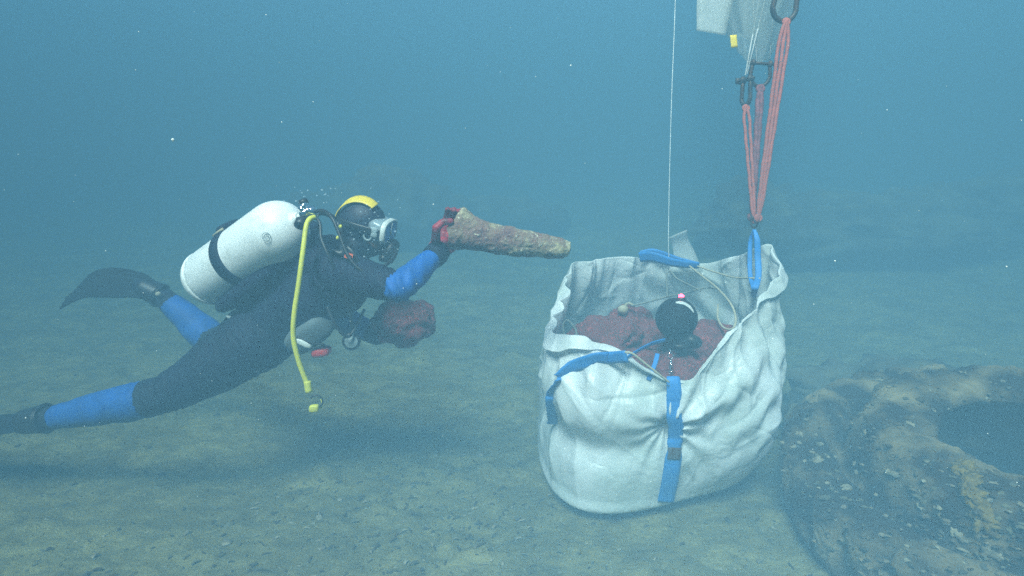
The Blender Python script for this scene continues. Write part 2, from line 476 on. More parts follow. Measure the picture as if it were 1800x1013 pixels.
# ---------------------------------------------------------------- seabed
BAGC = np.array((.62, 2.62))
TYRE_C = G(1800, 856, .22)
def ground_h(x, y):
    p = np.stack([x * .9, y * 1.1, x * 0], 1)
    h = .05 * fbm(p * .6, 3, 3) + .020 * fbm(p * 2.4 + 5, 3, 5)
    q = np.stack([x * .94 + y * .34, (-x * .34 + y * .94) * 1.9, x * 0], 1)
    h = h + .012 * np.maximum(0, ridged(p * 4.5, 4, 9)) + .012 * fbm(p * 12, 4, 21)
    lump = np.clip(fbm(p * 5 + 31, 3, 14) - .12, 0, 1); h = h + .06 * lump
    far = np.clip((y - 4.5) / 9, 0, 1); h = h + far * .55 * (1 + .5 * np.clip(x / 5, -1, 1)) + far * .3 * fbm(p * .7 + 2, 3, 8)
    d = np.hypot(x - BAGC[0], y - BAGC[1]); h = h * np.clip((d - .25) / .5, .12, 1) - .0 * d
    return h - .02
def gh(x, y): return float(ground_h(np.array([x]), np.array([y]))[0])
nx, ny = 520, 560
u = np.linspace(-1, 1, nx); v = np.linspace(0, 1, ny)
xs = np.sign(u) * (2.6 * np.abs(u) + 27.4 * np.abs(u) ** 4.0)
ys = .2 + 5.0 * v + 24.6 * v ** 4.0
X, Y = np.meshgrid(xs, ys)
Z = ground_h(X.ravel(), Y.ravel())
V = np.stack([X.ravel(), Y.ravel(), Z], 1)
# behind the camera a coarse apron
ids = np.arange(nx * ny).reshape(ny, nx)
F = np.stack([ids[:-1, :-1].ravel(), ids[:-1, 1:].ravel(), ids[1:, 1:].ravel(), ids[1:, :-1].ravel()], 1)
nb = 24
yb = np.linspace(.2, -30, nb)[1:]
Vb, idb = [], [ids[0]]
base = nx * ny
for k, yy in enumerate(yb):
    zz = ground_h(xs, np.full(nx, yy)); Vb.append(np.stack([xs, np.full(nx, yy), zz], 1)); idb.append(np.arange(base + k * nx, base + (k + 1) * nx))
idb = np.array(idb)
Fb = np.stack([idb[:-1, :-1].ravel(), idb[1:, :-1].ravel(), idb[1:, 1:].ravel(), idb[:-1, 1:].ravel()], 1)
V = np.vstack([V] + Vb); F = np.vstack([F, Fb])
me = bpy.data.meshes.new('seabed'); me.from_pydata(V.tolist(), [], F.tolist()); me.update(); me.shade_smooth(); me.materials.append(M_sea)
tag(put('seabed', me, base=(0, 0, 0)), kind='structure')

# loose shell grit and clods: nobody could count it
def rock_vf(c, r, seed, flat=.6, sub=2, amp=.35, yaw=0, asp=1.0, f=1.6):
    bm = bmesh.new(); bmesh.ops.create_icosphere(bm, subdivisions=sub, radius=1)
    a = np.array([v.co[:] for v in bm.verts]); n = fbm(a * f + seed * 3.7, 4, seed)
    a = a * (1 + amp * n * 1.6)[:, None] * np.array((r * asp, r, r * flat))
    cy, sy = math.cos(yaw), math.sin(yaw)
    a = np.stack([a[:, 0] * cy - a[:, 1] * sy, a[:, 0] * sy + a[:, 1] * cy, a[:, 2]], 1) + np.array(c)
    F = [tuple(v.index for v in f_.verts) for f_ in bm.faces]; bm.free()
    return a.tolist(), F
mb = MB()
for k in range(3600):
    d = .9 + 5.2 * random.random() ** 1.3; x = random.uniform(-.95, .95) * d; y = d
    r = random.uniform(.002, .007) * (2.2 if random.random() < .05 else 1)
    mb.add(rock_vf((x, y, gh(x, y) + r * .15), r, k % 50, .45, 1, .4, random.uniform(0, 3), random.uniform(1, 2.2)), 1 if random.random() < .16 else (2 if random.random() < .4 else 0))
tag(put('gravel', mb.mesh([M_rock, M_shell, M_sea], False), base=(0, 0, 0)), 'small stones, clods and shell grit scattered over the silt', 'gravel', kind='stuff')

# ---------------------------------------------------------------- big bag
rim_px = [(1183, 674, 2.29), (1130, 652, 2.25), (1092, 628, 2.25), (1058, 603, 2.28), (1012, 592, 2.33), (972, 590, 2.45), (982, 545, 2.6), (998, 492, 2.75),
          (1014, 466, 2.85), (1060, 459, 2.95), (1115, 456, 3.0), (1180, 466, 3.05), (1240, 467, 3.0), (1300, 452, 2.86), (1346, 431, 2.7),
          (1369, 466, 2.58), (1338, 520, 2.45), (1298, 568, 2.36), (1250, 615, 2.31), (1212, 664, 2.29)]
rim = []
for (a, b_, d) in rim_px:
    p = P(a, b_, d); rim.append((math.atan2(p.y - BAGC[1], p.x - BAGC[0]), math.hypot(p.x - BAGC[0], p.y - BAGC[1]), p.z))
rim.sort()
rt = np.array([r[0] for r in rim]); rr_ = np.array([r[1] for r in rim]); rz = np.array([r[2] for r in rim])
def per_interp(th, vals):
    t3 = np.concatenate([rt - 2 * math.pi, rt, rt + 2 * math.pi]); v3 = np.concatenate([vals] * 3)
    return np.interp(th, t3, v3)
NT, NV = 640, 250
th = -math.pi + 2 * math.pi * np.arange(NT) / NT
k = np.array([1, 4, 6, 4, 1]) / 16
def smooth_per(v, n=3):
    for _ in range(n): v = sum(k[j] * np.roll(v, j - 2) for j in range(5))
    return v
RR = smooth_per(per_interp(th, rr_)); RZ = smooth_per(per_interp(th, rz), 2)
ROT = math.radians(6)
def sq(t, n=4.2): return 1 / (np.abs(np.cos(t - ROT)) ** n + np.abs(np.sin(t - ROT)) ** n) ** (1 / n)
gp = P(1187, 792, 2.15); TG = math.atan2(gp.y - BAGC[1], gp.x - BAGC[0]); ZG = .375
def angd(a, b): return (a - b + math.pi) % (2 * math.pi) - math.pi
verts = np.zeros((NV, NT, 3))
for j in range(NT):
    t = th[j]; s = float(sq(t)); zr, rr = RZ[j], RR[j]
    zc = .36
    left = math.exp(-(angd(t, math.radians(-122)) / .55) ** 2)      # the front left panel hangs over
    lf = math.exp(-(angd(t, math.radians(-165)) / .6) ** 2)
    cf = min(1, max(0, .45 + .55 * math.sin(2 * t + 1.1) + .35 * math.sin(5 * t + 2)))   # how far the lip is folded over
    rg = max(0, math.cos(t - math.radians(-34))) ** 1.5          # the right side is drawn up by the slings
    c = [(0, .012), (.24 * s, .008), ((.445 - .11 * rg + .03 * lf) * s, .010 + .02 * rg), ((.460 - .065 * rg + .035 * lf) * s, .075 + .02 * rg), ((.464 - .02 * rg + .03 * lf) * s, .19), ((.468 - .02 * left) * s, .29), (.462 * s + .05 * left, zc + .03),
         (.5 * (.475 * s + rr) + .03 + .025 * left, zc + .38 * (zr - zc)), (rr + .012, zc + .82 * (zr - zc)), (rr - .002, zr), (rr + .012 + .030 * cf, zr - .004 - .050 * cf)]
    pr = spline(c, NV)
    verts[:, j, 0] = pr[:, 0]; verts[:, j, 1] = t; verts[:, j, 2] = pr[:, 1]
R_ = verts[:, :, 0].ravel(); T_ = verts[:, :, 1].ravel(); Z_ = verts[:, :, 2].ravel()
ramp = np.clip(Z_ / .15, 0, 1); up = np.clip((Z_ - .3) / .3, 0, 1)
cx, sx = np.cos(T_), np.sin(T_)
q = np.stack([cx * 3.2, sx * 3.2, Z_ * 1.1], 1)
disp = (.008 + .022 * up) * fbm(q, 2, 40)
q2 = np.stack([cx * 5.5 + Z_ * .9, sx * 5.5, Z_ * 1.3], 1)
disp += (.008 + .016 * up) * (ridged(q2, 1, 61) - .4)
# crumple creases: straight sharp valleys and ridges scattered over the cloth, mostly steep
rc = np.random.default_rng(5); U_ = T_ * .47; per = 2 * math.pi * .47
def crease(u0, z0, a, ln, w_, am):
    dx_ = (U_ - u0 + per / 2) % per - per / 2; dy_ = Z_ - z0
    k_ = (np.abs(dx_) < ln * 1.6) & (np.abs(dy_) < ln * 1.6)
    along = dx_[k_] * math.cos(a) + dy_[k_] * math.sin(a); acr = -dx_[k_] * math.sin(a) + dy_[k_] * math.cos(a)
    acr = acr + .10 * along * along / ln * (1 if am > 0 else -1)
    out_ = np.zeros_like(U_); out_[k_] = am * np.exp(-np.abs(acr) / w_) * np.exp(-(along / ln) ** 4); return out_
for _ in range(300):
    steep = rc.random() < .7
    a_ = math.pi / 2 + rc.normal() * .45 if steep else rc.uniform(0, math.pi)
    z0_ = rc.uniform(.05, .95); sc_ = .55 + .9 * min(1, max(0, (z0_ - .2) / .3))
    disp += crease(rc.uniform(-per / 2, per / 2), z0_, a_, rc.uniform(.04, .17), rc.uniform(.006, .022), rc.choice((-1, 1)) * rc.uniform(.0025, .0085) * sc_)
du = angd(T_, TG) * .47; dz = Z_ - ZG; rho = np.hypot(du, dz) + 1e-6; an = np.arctan2(dz, du)
disp += -.045 * np.exp(-(rho / .055) ** 2) - .022 * np.exp(-(du / .032) ** 2) * np.clip((Z_ - .2) / .15, 0, 1)
side = np.where(du > 0, 1.0, .45)
disp += side * .017 * np.exp(-rho / .16) * np.clip(rho / .05, 0, 1) * np.cos(an * 11 + 1.2 * fbm(q * 2.2, 2, 91) * 2)
# diagonal tension folds from the front pinch towards the hooked back corner
dd = (du * .62 + dz * -.78); disp += np.where(du > .03, .012 * np.sin(dd * 46 + 2.5 * fbm(q * 1.5, 2, 95)) * np.exp(-((Z_ - .5) / .22) ** 2), 0)
lipf = np.repeat(np.clip((1 - np.arange(NV) / (NV - 1)) / .10, 0, 1), NT)
disp *= ramp * (.3 + .7 * np.clip(R_ / .4, 0, 1)) * (.25 + .75 * lipf)
R_ = R_ + disp
edge = np.clip((np.repeat(np.arange(NV), NT) / (NV - 1) - .9) / .1, 0, 1)
Z_ = Z_ + edge * .012 * fbm(np.stack([cx * 5, sx * 5, cx * 0], 1), 2, 55)
Vb = np.stack([BAGC[0] + R_ * cx, BAGC[1] + R_ * sx, Z_ + .004], 1)
ids = np.arange(NV * NT).reshape(NV, NT); nxt = np.roll(ids, -1, axis=1)
F = np.stack([ids[:-1].ravel(), nxt[:-1].ravel(), nxt[1:].ravel(), ids[1:].ravel()], 1)
bag_me = bpy.data.meshes.new('bag'); bag_me.from_pydata(Vb.tolist(), [], F.tolist()); bag_me.update(); bag_me.shade_smooth(); bag_me.materials.append(M_bag)
from mathutils.bvhtree import BVHTree
bag_bvh = BVHTree.FromPolygons([Vector(v) for v in Vb], [tuple(int(i) for i in f) for f in F])
def hit(bvh, px, py, off=.006, default=2.3):
    o = Vector((0, 0, CAM_H)); d = (P(px, py, 1) - o); h = bvh.ray_cast(o, d.normalized())
    return (h[0] - d.normalized() * off) if h[0] is not None else P(px, py, default)
def put_thick(name, me, t, parent=None, base=None):
    return put(name, thicken(me, t), parent, base)
bag = empty('bulk_bag', (BAGC[0], BAGC[1], 0))
tag(bag, 'large open white woven bag with blue straps, crumpled and filled with red net sacks', 'bag')
put('bag_wall', thicken(bag_me, .0022), bag)
def strap_path(pp, off, n=22, lift_=.012):
    q = spline([(a, b_) for a, b_ in pp], n); pts = [hit(bag_bvh, a, b_, off) for a, b_ in q]
    y_ = [p.y for p in pts]
    # webbing is stiff: it bridges the hollows of the cloth
    sm = [min(y_[max(0, i - 1):i + 2]) for i in range(n)]; sm = [sum(sm[max(0, i - 1):i + 2]) / len(sm[max(0, i - 1):i + 2]) for i in range(n)]
    return [Vector((p.x, s_, p.z)) for p, s_ in zip(pts, sm)]
# front strap: free loop at the top, then down the pinched front
front = [hit(bag_bvh, 1183, 668, -.03)] + strap_path([(1184, 695), (1185, 740), (1186, 790)], .008, 10)
front[0] = Vector(front[1]) + Vector((-.002, .02, .065))
me = MB().add(ribbon_vf([front[0] + Vector((0, .03, -.02)), front[0], *front[1:]], [.03, .048] + [.056] * (len(front) - 2) + [.046], (1, 0, 0), .004)).mesh([M_webb])
tag(put('strap', me, bag), 'bright blue front strap running up to its loop')
low = strap_path([(1186, 788), (1180, 830), (1169, 881)], .007, 10)

me = MB().add(ribbon_vf(low, [.044, .058] + [.064] * (len(low) - 2), (1, 0, 0), .003)).mesh([M_webb])
tag(put('strap', me, bag), 'lower half of the front strap going under the bag')
me = MB().add(ribbon_vf([low[0] + Vector((0, -.005, .004)), low[1] + Vector((0, -.006, 0)), low[2] + Vector((0, -.005, 0))], .050, (1, 0, 0), .003, 12)).mesh([M_cuff])
put('strap_patch', me, bag)
# left strap lying over the front left lip
ls = [P(1102, 627, 2.2)] + strap_path([(1072, 627), (1036, 632), (1006, 644), (982, 664), (970, 690), (966, 722)], .011, 20)
sd_ = [(0, -.2, 1), (0, -.3, 1), (0, -.3, 1), (.2, -.3, 1), (.5, -.2, .9), (.9, -.2, .4), (1, -.3, .1)]
me = MB().add(ribbon_vf(ls, list(np.interp(np.linspace(0, 1, 21), [0, .5, 1], [.046, .05, .038])), None, .004, 80, sides=spline(sd_, 21))).mesh([M_webb])
tag(put('strap', me, bag), 'blue strap looped over the front left lip')
# back strap loop lying along the far lip
bs = [P(1124, 452, 2.94), P(1148, 452, 2.9), P(1185, 462, 2.88), P(1228, 467, 2.9), P(1190, 458, 2.96), P(1150, 446, 2.98), P(1126, 449, 2.99)]
me = MB().add(ribbon_vf(bs, [.05, .05, .04, .03, .04, .05, .05], (0, -.3, 1), .004, 60)).mesh([M_webb])
tag(put('strap', me, bag), 'blue strap loop lying along the far lip')
# right corner loop, pulled up by the slings
for (a, w_, dd, n_) in ((1318, .018, 2.60, 0), (1332, .025, 2.56, 1)):
    pts = [P(1326, 404, 2.575), P(1326 + (a - 1326) * .8, 422, dd), P(a, 450, dd), P(a + 1, 485, dd - .02), P(1326, 512, 2.52), hit(bag_bvh, 1325, 522, .004)]
    me = MB().add(ribbon_vf(pts, [.012, w_ * .9, w_, w_, w_, w_ * .8], (1, -.25, 0), .003)).mesh([M_webb])
    tag(put('strap', me, bag), 'blue strap pulled straight up at the hooked corner')
# pale flap standing up at the far side
fl = [P(1205, 478, 2.98), P(1203, 450, 2.99), P(1196, 428, 2.98), P(1191, 411, 2.95)]
vf = ribbon_vf(fl, [.17, .115, .085, .095], (1, .1, .12), .002, 16)
put('flap', MB().add(vf).mesh([M_lift]), bag)
# narrow blue ties hanging inside
for pts in ([(1103, 628, 2.24), (1130, 612, 2.32), (1150, 603, 2.38), (1170, 598, 2.42)], [(1156, 622, 2.33), (1151, 640, 2.3), (1140, 668, 2.26)]):
    put('tie', MB().add(ribbon_vf([P(*p) for p in pts], .017, (.2, -.2, 1) if pts[0][0] < 1110 else (1, 0, .2), .0025, 24)).mesh([M_webb]), bag)

def rope(name, pts, r, mat, label, cat='rope', n=60, grp=None):
    me = MB().add(tube_vf(spline([P(*p) for p in pts], n), r, 8)).mesh([mat])
    return tag(put(name, me), label, cat, grp)
rope('rope', [(1098, 619, 2.2), (1112, 622, 2.2), (1135, 640, 2.21), (1158, 658, 2.22), (1176, 672, 2.24)], .0042, M_rope, 'beige rope tied from the left blue strap to the front strap loop')
rope('rope', [(1226, 468, 2.88), (1255, 478, 2.82), (1290, 488, 2.7), (1316, 489, 2.58), (1336, 490, 2.53)], .0042, M_rope, 'beige rope from the far blue loop to the hooked corner straps')
rope('rope', [(1212, 468, 2.88), (1235, 486, 2.8), (1262, 508, 2.72), (1285, 535, 2.62), (1293, 560, 2.55), (1288, 578, 2.52), (1272, 576, 2.56), (1262, 560, 2.62), (1262, 535, 2.68)], .0048, M_rope, 'beige rope curling down inside the right of the white bag')
rope('cord', [(1173, 522, 2.66), (1172, 500, 2.72), (1172, 482, 2.76), (1178, 477, 2.76), (1183, 482, 2.74), (1190, 490, 2.72), (1215, 503, 2.72), (1232, 512, 2.72)], .0042, M_cord, 'thin grey cord hooked upright behind the black float', 'cord')
rope('cord', [(1110, 538, 2.66), (1150, 528, 2.68), (1175, 521, 2.68), (1200, 516, 2.72), (1240, 506, 2.78), (1262, 508, 2.8)], .0042, M_cord, 'thin grey cord stretched across the bag mouth', 'cord')
rope('rope', [(992, 590, 2.46), (990, 572, 2.5), (996, 563, 2.52), (1004, 568, 2.5), (1012, 580, 2.46), (1014, 592, 2.44)], .0045, M_cord, 'short dark rope loop at the left end of the bag mouth')

# red net sacks
def sack(c, r, asp, seed, label, grp=None, yaw=0, knot=None, squash=.8):
    bm = bmesh.new(); bmesh.ops.create_icosphere(bm, subdivisions=5, radius=1)
    a = np.array([v.co[:] for v in bm.verts]); n = fbm(a * 1.5 + seed, 3, seed); n2 = fbm(a * 4.2 + seed, 3, seed + 5)
    rd = ridged(np.stack([np.arctan2(a[:, 1], a[:, 0]) * 2.2, a[:, 2] * 1.3, a[:, 0] * .4], 1), 2, seed + 9)
    rad = 1 + .32 * n + .13 * n2 + .05 * rd
    a = a * rad[:, None] * np.array((r * asp, r, r * squash))
    cy, sy = math.cos(yaw), math.sin(yaw)
    a = np.stack([a[:, 0] * cy - a[:, 1] * sy, a[:, 0] * sy + a[:, 1] * cy, a[:, 2]], 1) + np.array(c)
    for v, p in zip(bm.verts, a): v.co = p
    me = bpy.data.meshes.new('sack'); bm.to_mesh(me); bm.free(); me.shade_smooth(); me.materials.append(M_net)
    top = Vector((c[0], c[1], float(a[:, 2].min())))
    e = empty('net_sack', top); tag(e, label, 'sack', grp); put('net', me, e)
    if knot:
        kn = Vector(knot)
        put('knot', MB().add(rock_vf(kn, .024, seed, 1, 2, .3)).add(tube_vf(spline([kn, kn + Vector((.02, 0, .03)), kn + Vector((.05, -.01, .02))], 12), .006, 6)).mesh([M_rope]), e)
    return e
GS = 'red net sacks packed in the white bag'
sack(P(1062, 603, 2.62), .125, 1.25, 3, 'red net sack at the left of the bag mouth below the loop of rope', GS)
sack(P(1104, 574, 2.78), .105, 1.1, 8, 'red net sack with a pale knot on top, behind the others on the left', GS, knot=P(1095, 545, 2.7))
sack(P(1152, 594, 2.68), .105, 1.0, 14, 'red net sack in the middle, directly left of the black float', GS)
sack(P(1250, 604, 2.66), .115, 1.2, 19, 'red net sack to the right of the black float by the beige rope', GS)
sack(P(1190, 662, 2.48), .12, 1.25, 27, 'red net sack at the front behind the blue strap loop', GS)
sack(P(1105, 652, 2.52), .115, 1.3, 33, 'dark red net sack at the front left below the blue ties', GS)
sack(P(1180, 656, 2.72), .26, 1.1, 38, 'big dull red sack underneath the other sacks in the bag', GS, squash=.55)

# black float with a white arc and a red lamp
fc = P(1189, 560, 2.42)
fl_ = empty('marker_float', fc - Vector((0, 0, .085)))
tag(fl_, 'black ball shaped float with white arc and small red lamp in the bag mouth', 'float')
tilt = Vector((.36, -.25, -1)).normalized(); r0 = .082
prof = [(-r0 * math.cos(a), r0 * math.sin(a)) for a in np.linspace(.02, 2.35, 26)] + [(.066, .046), (.075, .040), (.095, .038), (.1, .044), (.118, .044), (.122, .03), (.122, .001)]
put('float_body', MB().add(lathe_vf(fc, tilt, prof, 40)).mesh([simple('matt_black_float', (.010, .012, .018), .8, spec=.25, bump=.4, bscale=30, dist=.003)]), fl_)
# white arc band hugging the ball's upper right
vdir = (Vector((0, 0, CAM_H)) - fc).normalized(); rt_ = Vector((1, 0, 0)); upd = rt_.cross(vdir).normalized() * -1
if upd.z < 0: upd = -upd
pts, sd = [], []
for a in np.linspace(math.radians(92), math.radians(18), 10):
    dv = (rt_ * math.cos(a) * .74 + upd * math.sin(a) * .74 + vdir * .67).normalized(); pts.append(fc + dv * (r0 + .001)); sd.append(dv.cross((rt_ * -math.sin(a) + upd * math.cos(a))))
put('arc_mark', MB().add(ribbon_vf(pts, [.008, .013, .017, .018, .018, .018, .017, .015, .012, .006], None, .0015, 40, sides=sd)).mesh([M_pale]), fl_)
led = fc + upd * .088 + vdir * .012 + rt_ * .020
put('lamp', MB().add(ellipsoid_vf(led, (.011, 0, 0), (0, .009, 0), (0, 0, .008), 16, 10)).mesh([M_led]), fl_)
put('lamp_housing', MB().add(ellipsoid_vf(led - upd * .010, (.020, 0, 0), (0, .015, 0), (0, 0, .008), 16, 10)).mesh([M_black]), fl_)
# lump of gear hanging at the float's neck
put('clip', MB().add(ellipsoid_vf(P(1218, 600, 2.39), (.034, 0, -.012), (0, .03, 0), (.008, 0, .024), 20, 12, .85)).add(ellipsoid_vf(P(1196, 608, 2.38), (.03, 0, 0), (0, .02, 0), (0, 0, .012), 16, 10)).mesh([M_black]), fl_)
sw = empty('swivel', P(1180, 650, 2.32)); tag(sw, 'small steel ring swivel hanging between the black float and front strap', 'swivel')
put('ring', MB().add(torus_vf(P(1179, 626, 2.33), (0.15, -1, .1), .0115, .0024, 24, 8)).mesh([M_steel]), sw)
put('shank', MB().add(tube_vf([P(1180, 632, 2.33), P(1179, 641, 2.325), P(1178, 650, 2.32)], [.003, .0065, .003], 10)).mesh([M_steel]), sw)
put('link', MB().add(tube_vf([P(1179, 612, 2.35), P(1179, 620, 2.335)], .003, 8)).mesh([M_steel]), sw)
put('hook', MB().add(torus_vf(P(1179, 655, 2.315), (1, .3, 0), .009, .0025, 20, 8)).mesh([M_steel]), sw)

# ---------------------------------------------------------------- slings, shackles and lift bag
def shackle(c, u, n, R, leg, r, label):
    """bow at the bottom, legs up; u = up direction, n = normal of its plane"""
    c = Vector(c); u = Vector(u).normalized(); n = Vector(n).normalized(); s = u.cross(n).normalized()
    e = empty('shackle', c - u * R); tag(e, label, 'shackle', 'shackles of the lifting gear')
    pts = [c + s * R * .86 + u * leg] + [c + (s * math.cos(a) - u * math.sin(a)) * R for a in np.linspace(0, math.pi, 17)] + [c - s * R * .86 + u * leg]
    mb = MB().add(tube_vf(spline(pts, 50), r, 10, up=n))
    for sg in (1, -1): mb.add(ellipsoid_vf(c + s * sg * R * .86 + u * leg, s * r * 1.3, n * r * 1.9, u * r * 1.9, 14, 8))
    put('bow', mb.mesh([M_shackle]), e)
    put('pin', MB().add(tube_vf([c - s * (R + r * 2) + u * leg, c + s * (R + r * 2.6) + u * leg], r * .8, 10)).add(box_vf(c + s * (R + r * 3) + u * leg, s * r * .6, n * r * 1.6, u * r * 1.4)).mesh([M_shackle]), e)
    return e
def sling(a, b, w1, gap, mat, label, strands=2):
    a, b = Vector(a), Vector(b); e = empty('lifting_sling', a); tag(e, label, 'sling', 'slings between the lift bag and the white bag')
    ax = (b - a); L = ax.length; ax /= L; s = ax.cross(Vector((0, 1, 0))).normalized(); f = s.cross(ax)
    for i in range(strands):
        sg = (i / (strands - 1) * 2 - 1) if strands > 1 else 0
        n = 90; path = []
        for k_ in range(n):
            t = k_ / (n - 1); w_ = math.sin(min(1, t * 6, (1 - t) * 8) * math.pi / 2)
            ph = t * 34 + i * 2
            path.append(a + ax * L * t + s * sg * gap * w_ * (.35 + .65 * t) + (s * math.cos(ph) + f * math.sin(ph)) * w1 * .12)
        rad = [w1 * (1 + .05 * math.sin(k_ * 1.9 + i * 2) + .05 * math.sin(k_ * .83)) for k_ in range(n)]
        put('strand', MB().add(tube_vf(path, rad, 10)).mesh([mat]), e)
    for q_, d_ in ((a, 1), (b, -1)):
        put('eye', MB().add(torus_vf(q_ + ax * d_ * .012, f, max(gap * .4, .012), w1 * .9, 20, 8)).mesh([mat]), e)
J = P(1326, 392, 2.585)
shackle(J - Vector((0, 0, .004)), (0, 0, 1), (.3, -1, 0), .016, .026, .0045, 'small steel shackle joining the red slings to the blue corner strap')
put_pt = P(1313, 188, 2.62)
sling(J, P(1311, 186, 2.62), .0070, .0125, M_sling, 'left faded red sling, the shortest of the three')
sling(J + Vector((0, .03, .01)), P(1337, 152, 2.66), .011, .008, M_sling2, 'darker dull red middle sling hanging from the wide shackle')
sling(J + Vector((.006, -.02, .01)), P(1383, 34, 2.52), .0076, .021, M_sling, 'right faded red sling, the longest, made of two spread strands', 3)
shackle(P(1311, 172, 2.63), (-.02, 0, 1), (1, .25, 0), .03, .075, .009, 'dark shackle seen edge-on at the top of the left sling')
shackle(P(1336, 133, 2.66), (.05, 0, 1), (.1, -1, 0), .045, .05, .0085, 'wide dark shackle at the top of the middle sling')
shackle(P(1379, 14, 2.53), (.1, 0, 1), (.15, -1, 0), .052, .07, .011, 'dark shackle above the right sling cut by the top of the picture')
# lift bag canopy: an open cone of cloth under a dome, most of it above the frame
tip = P(1322, 118, 2.72); LB = Vector((tip.x + .02, tip.y + .05, 0))
NT2, NV2 = 160, 90
V, F = [], []
for i in range(NV2):
    for j in range(NT2):
        t = 2 * math.pi * j / NT2
        # hem: low at the tip, stepped up on the left, a little up on the right
        left = max(0, -math.cos(t)); right = max(0, math.cos(t))
        hem = tip.z + .015 + .13 * left ** .6 * (1 if math.sin(t) < .5 else .7) + .02 * right
        z = hem + (3.35 - hem) * (i / (NV2 - 1))
        h = (z - tip.z)
        if h < 1.05: r = .045 + .40 * (h / 1.05) ** .8
        else: r = .445 * math.sqrt(max(0, 1 - ((h - 1.05) / (3.351 - tip.z - 1.05)) ** 2))
        f_ = .10 * math.exp(-h / .5); r *= 1 + f_ * math.cos(6 * t + 1) + f_ * .6 * math.cos(11 * t + h * 6)
        V.append((LB.x + r * .85 * math.cos(t), LB.y + r * math.sin(t) * .8, z))
for i in range(NV2 - 1):
    for j in range(NT2): F.append((i * NT2 + j, i * NT2 + (j + 1) % NT2, (i + 1) * NT2 + (j + 1) % NT2, (i + 1) * NT2 + j))
lift = empty('lift_bag', (LB.x, LB.y, tip.z)); tag(lift, 'pale translucent lift bag above the slings, reaching out of the picture', 'lift bag')
me = mesh_of(V, F, M_lift)
displace(me, lambda c: .006 * fbm(c * 5, 2, 5)); me.materials[0] = thin_cloth('thin_canopy_cloth', M_lift_, .62); put('canopy', thicken(me, .002), lift)
pts = [P(1262, -30, 2.6), P(1255, 10, 2.6), P(1250, 58, 2.6)]
fv = ribbon_vf(pts, [.18, .155, .13], (1, .15, .08), .002, 24)
me = MB().add(fv).mesh([M_lift]); put('corner_flap', me, lift)
put('tag', MB().add(ribbon_vf([P(1289, 62, 2.58), P(1291, 84, 2.58)], .028, (1, 0, 0), .002, 6)).mesh([M_yel]), lift)
for (a, b_) in (((1310, 133, 2.63), (1338, -20, 2.7)), ((1313, 130, 2.63), (1352, -30, 2.66)), ((1330, 108, 2.66), (1322, -20, 2.7)), ((1353, 104, 2.68), (1362, -20, 2.7))):
    p0, p1 = P(*a), P(*b_); p2 = p1 + (p1 - p0) * .6
    put('cord', MB().add(tube_vf([p0, p1, p2], .0035, 6)).mesh([M_line]), lift)
for sg in (-1, 1):
    p0 = P(1379 + sg * 22, -14, 2.53); put('strap', MB().add(ribbon_vf([p0, p0 + Vector((-.02, .05, .3)), Vector((LB.x + .42, LB.y - .05 * sg, 2.8))], .03, (0, 1, 0), .003, 20)).mesh([M_line]), lift)
rope('guide_line', [(1188, -120, 2.95), (1187, 0, 2.95), (1181, 160, 2.95), (1177, 300, 2.95), (1175, 420, 2.95), (1176, 458, 2.95)], .0016, M_line, 'thin white line rising straight up from the far edge of the bag', 'line', 40)

# ---------------------------------------------------------------- tyre
def tyre(c, nrm, R, label, seed, name='tyre'):
    nrm = Vector(nrm).normalized(); c = np.array(c)
    prof = [(-.20, .70), (-.20, .90), (-.14, .975), (-.02, 1.0), (.06, .995), (.10, .965), (.112, .90), (.105, .82), (.075, .775), (.03, .745), (.03, .72), (.10, .69), (.19, .655), (.235, .60),
            (.25, .52), (.24, .44), (.215, .375), (.175, .36), (.145, .42), (.05, .60), (-.06, .64), (-.14, .64)]
    pp = spline([(h, r * R) for h, r in prof] + [(prof[0][0], prof[0][1] * R)], 90)[:-1]
    me = MB().add(lathe_vf(c, nrm, [tuple(q_) for q_ in pp], 260, True)).mesh([M_tyre])
    def f(cc):
        rl = cc - c; hh_ = rl @ np.array(nrm); k2 = np.clip((hh_ - .08) / .08, 0, 1)
        return (.012 + .020 * k2) * fbm(cc * 5, 4, seed) + .020 * np.maximum(0, fbm(cc * 12, 4, seed + 3)) + .007 * fbm(cc * 40, 3, seed + 6)
    displace(me, f)
    # worn tread blocks round the shoulder
    cc = coords(me); nn = normals(me)
    ax = np.array(nrm); rel = cc - c; h = rel @ ax; rad = np.linalg.norm(rel - h[:, None] * ax, axis=1)
    u_ = np.cross(ax, (0, 1, 0)); u_ /= np.linalg.norm(u_); v_ = np.cross(ax, u_); ang = np.arctan2(rel @ v_, rel @ u_)
    lug = (np.sin(ang * 30 + h * 14) > .35) & (rad > .9 * R) & (np.abs(h - .04) < .15)
    cc = cc - nn * (lug * .034)[:, None]; set_coords(me, cc)
    e = empty(name, Vector(c) - Vector((0, 0, .2))); tag(e, label, 'tyre')
    put('carcass', me, e)
    bv = BVHTree.FromPolygons([Vector(q_) for q_ in cc], [tuple(p.vertices) for p in me.polygons])
    return e, bv
ty, ty_bvh = tyre(tuple(TYRE_C), (-.10, -.12, 1), .80, 'big old tyre lying on the silt, grown over with oysters and sponge', 5)
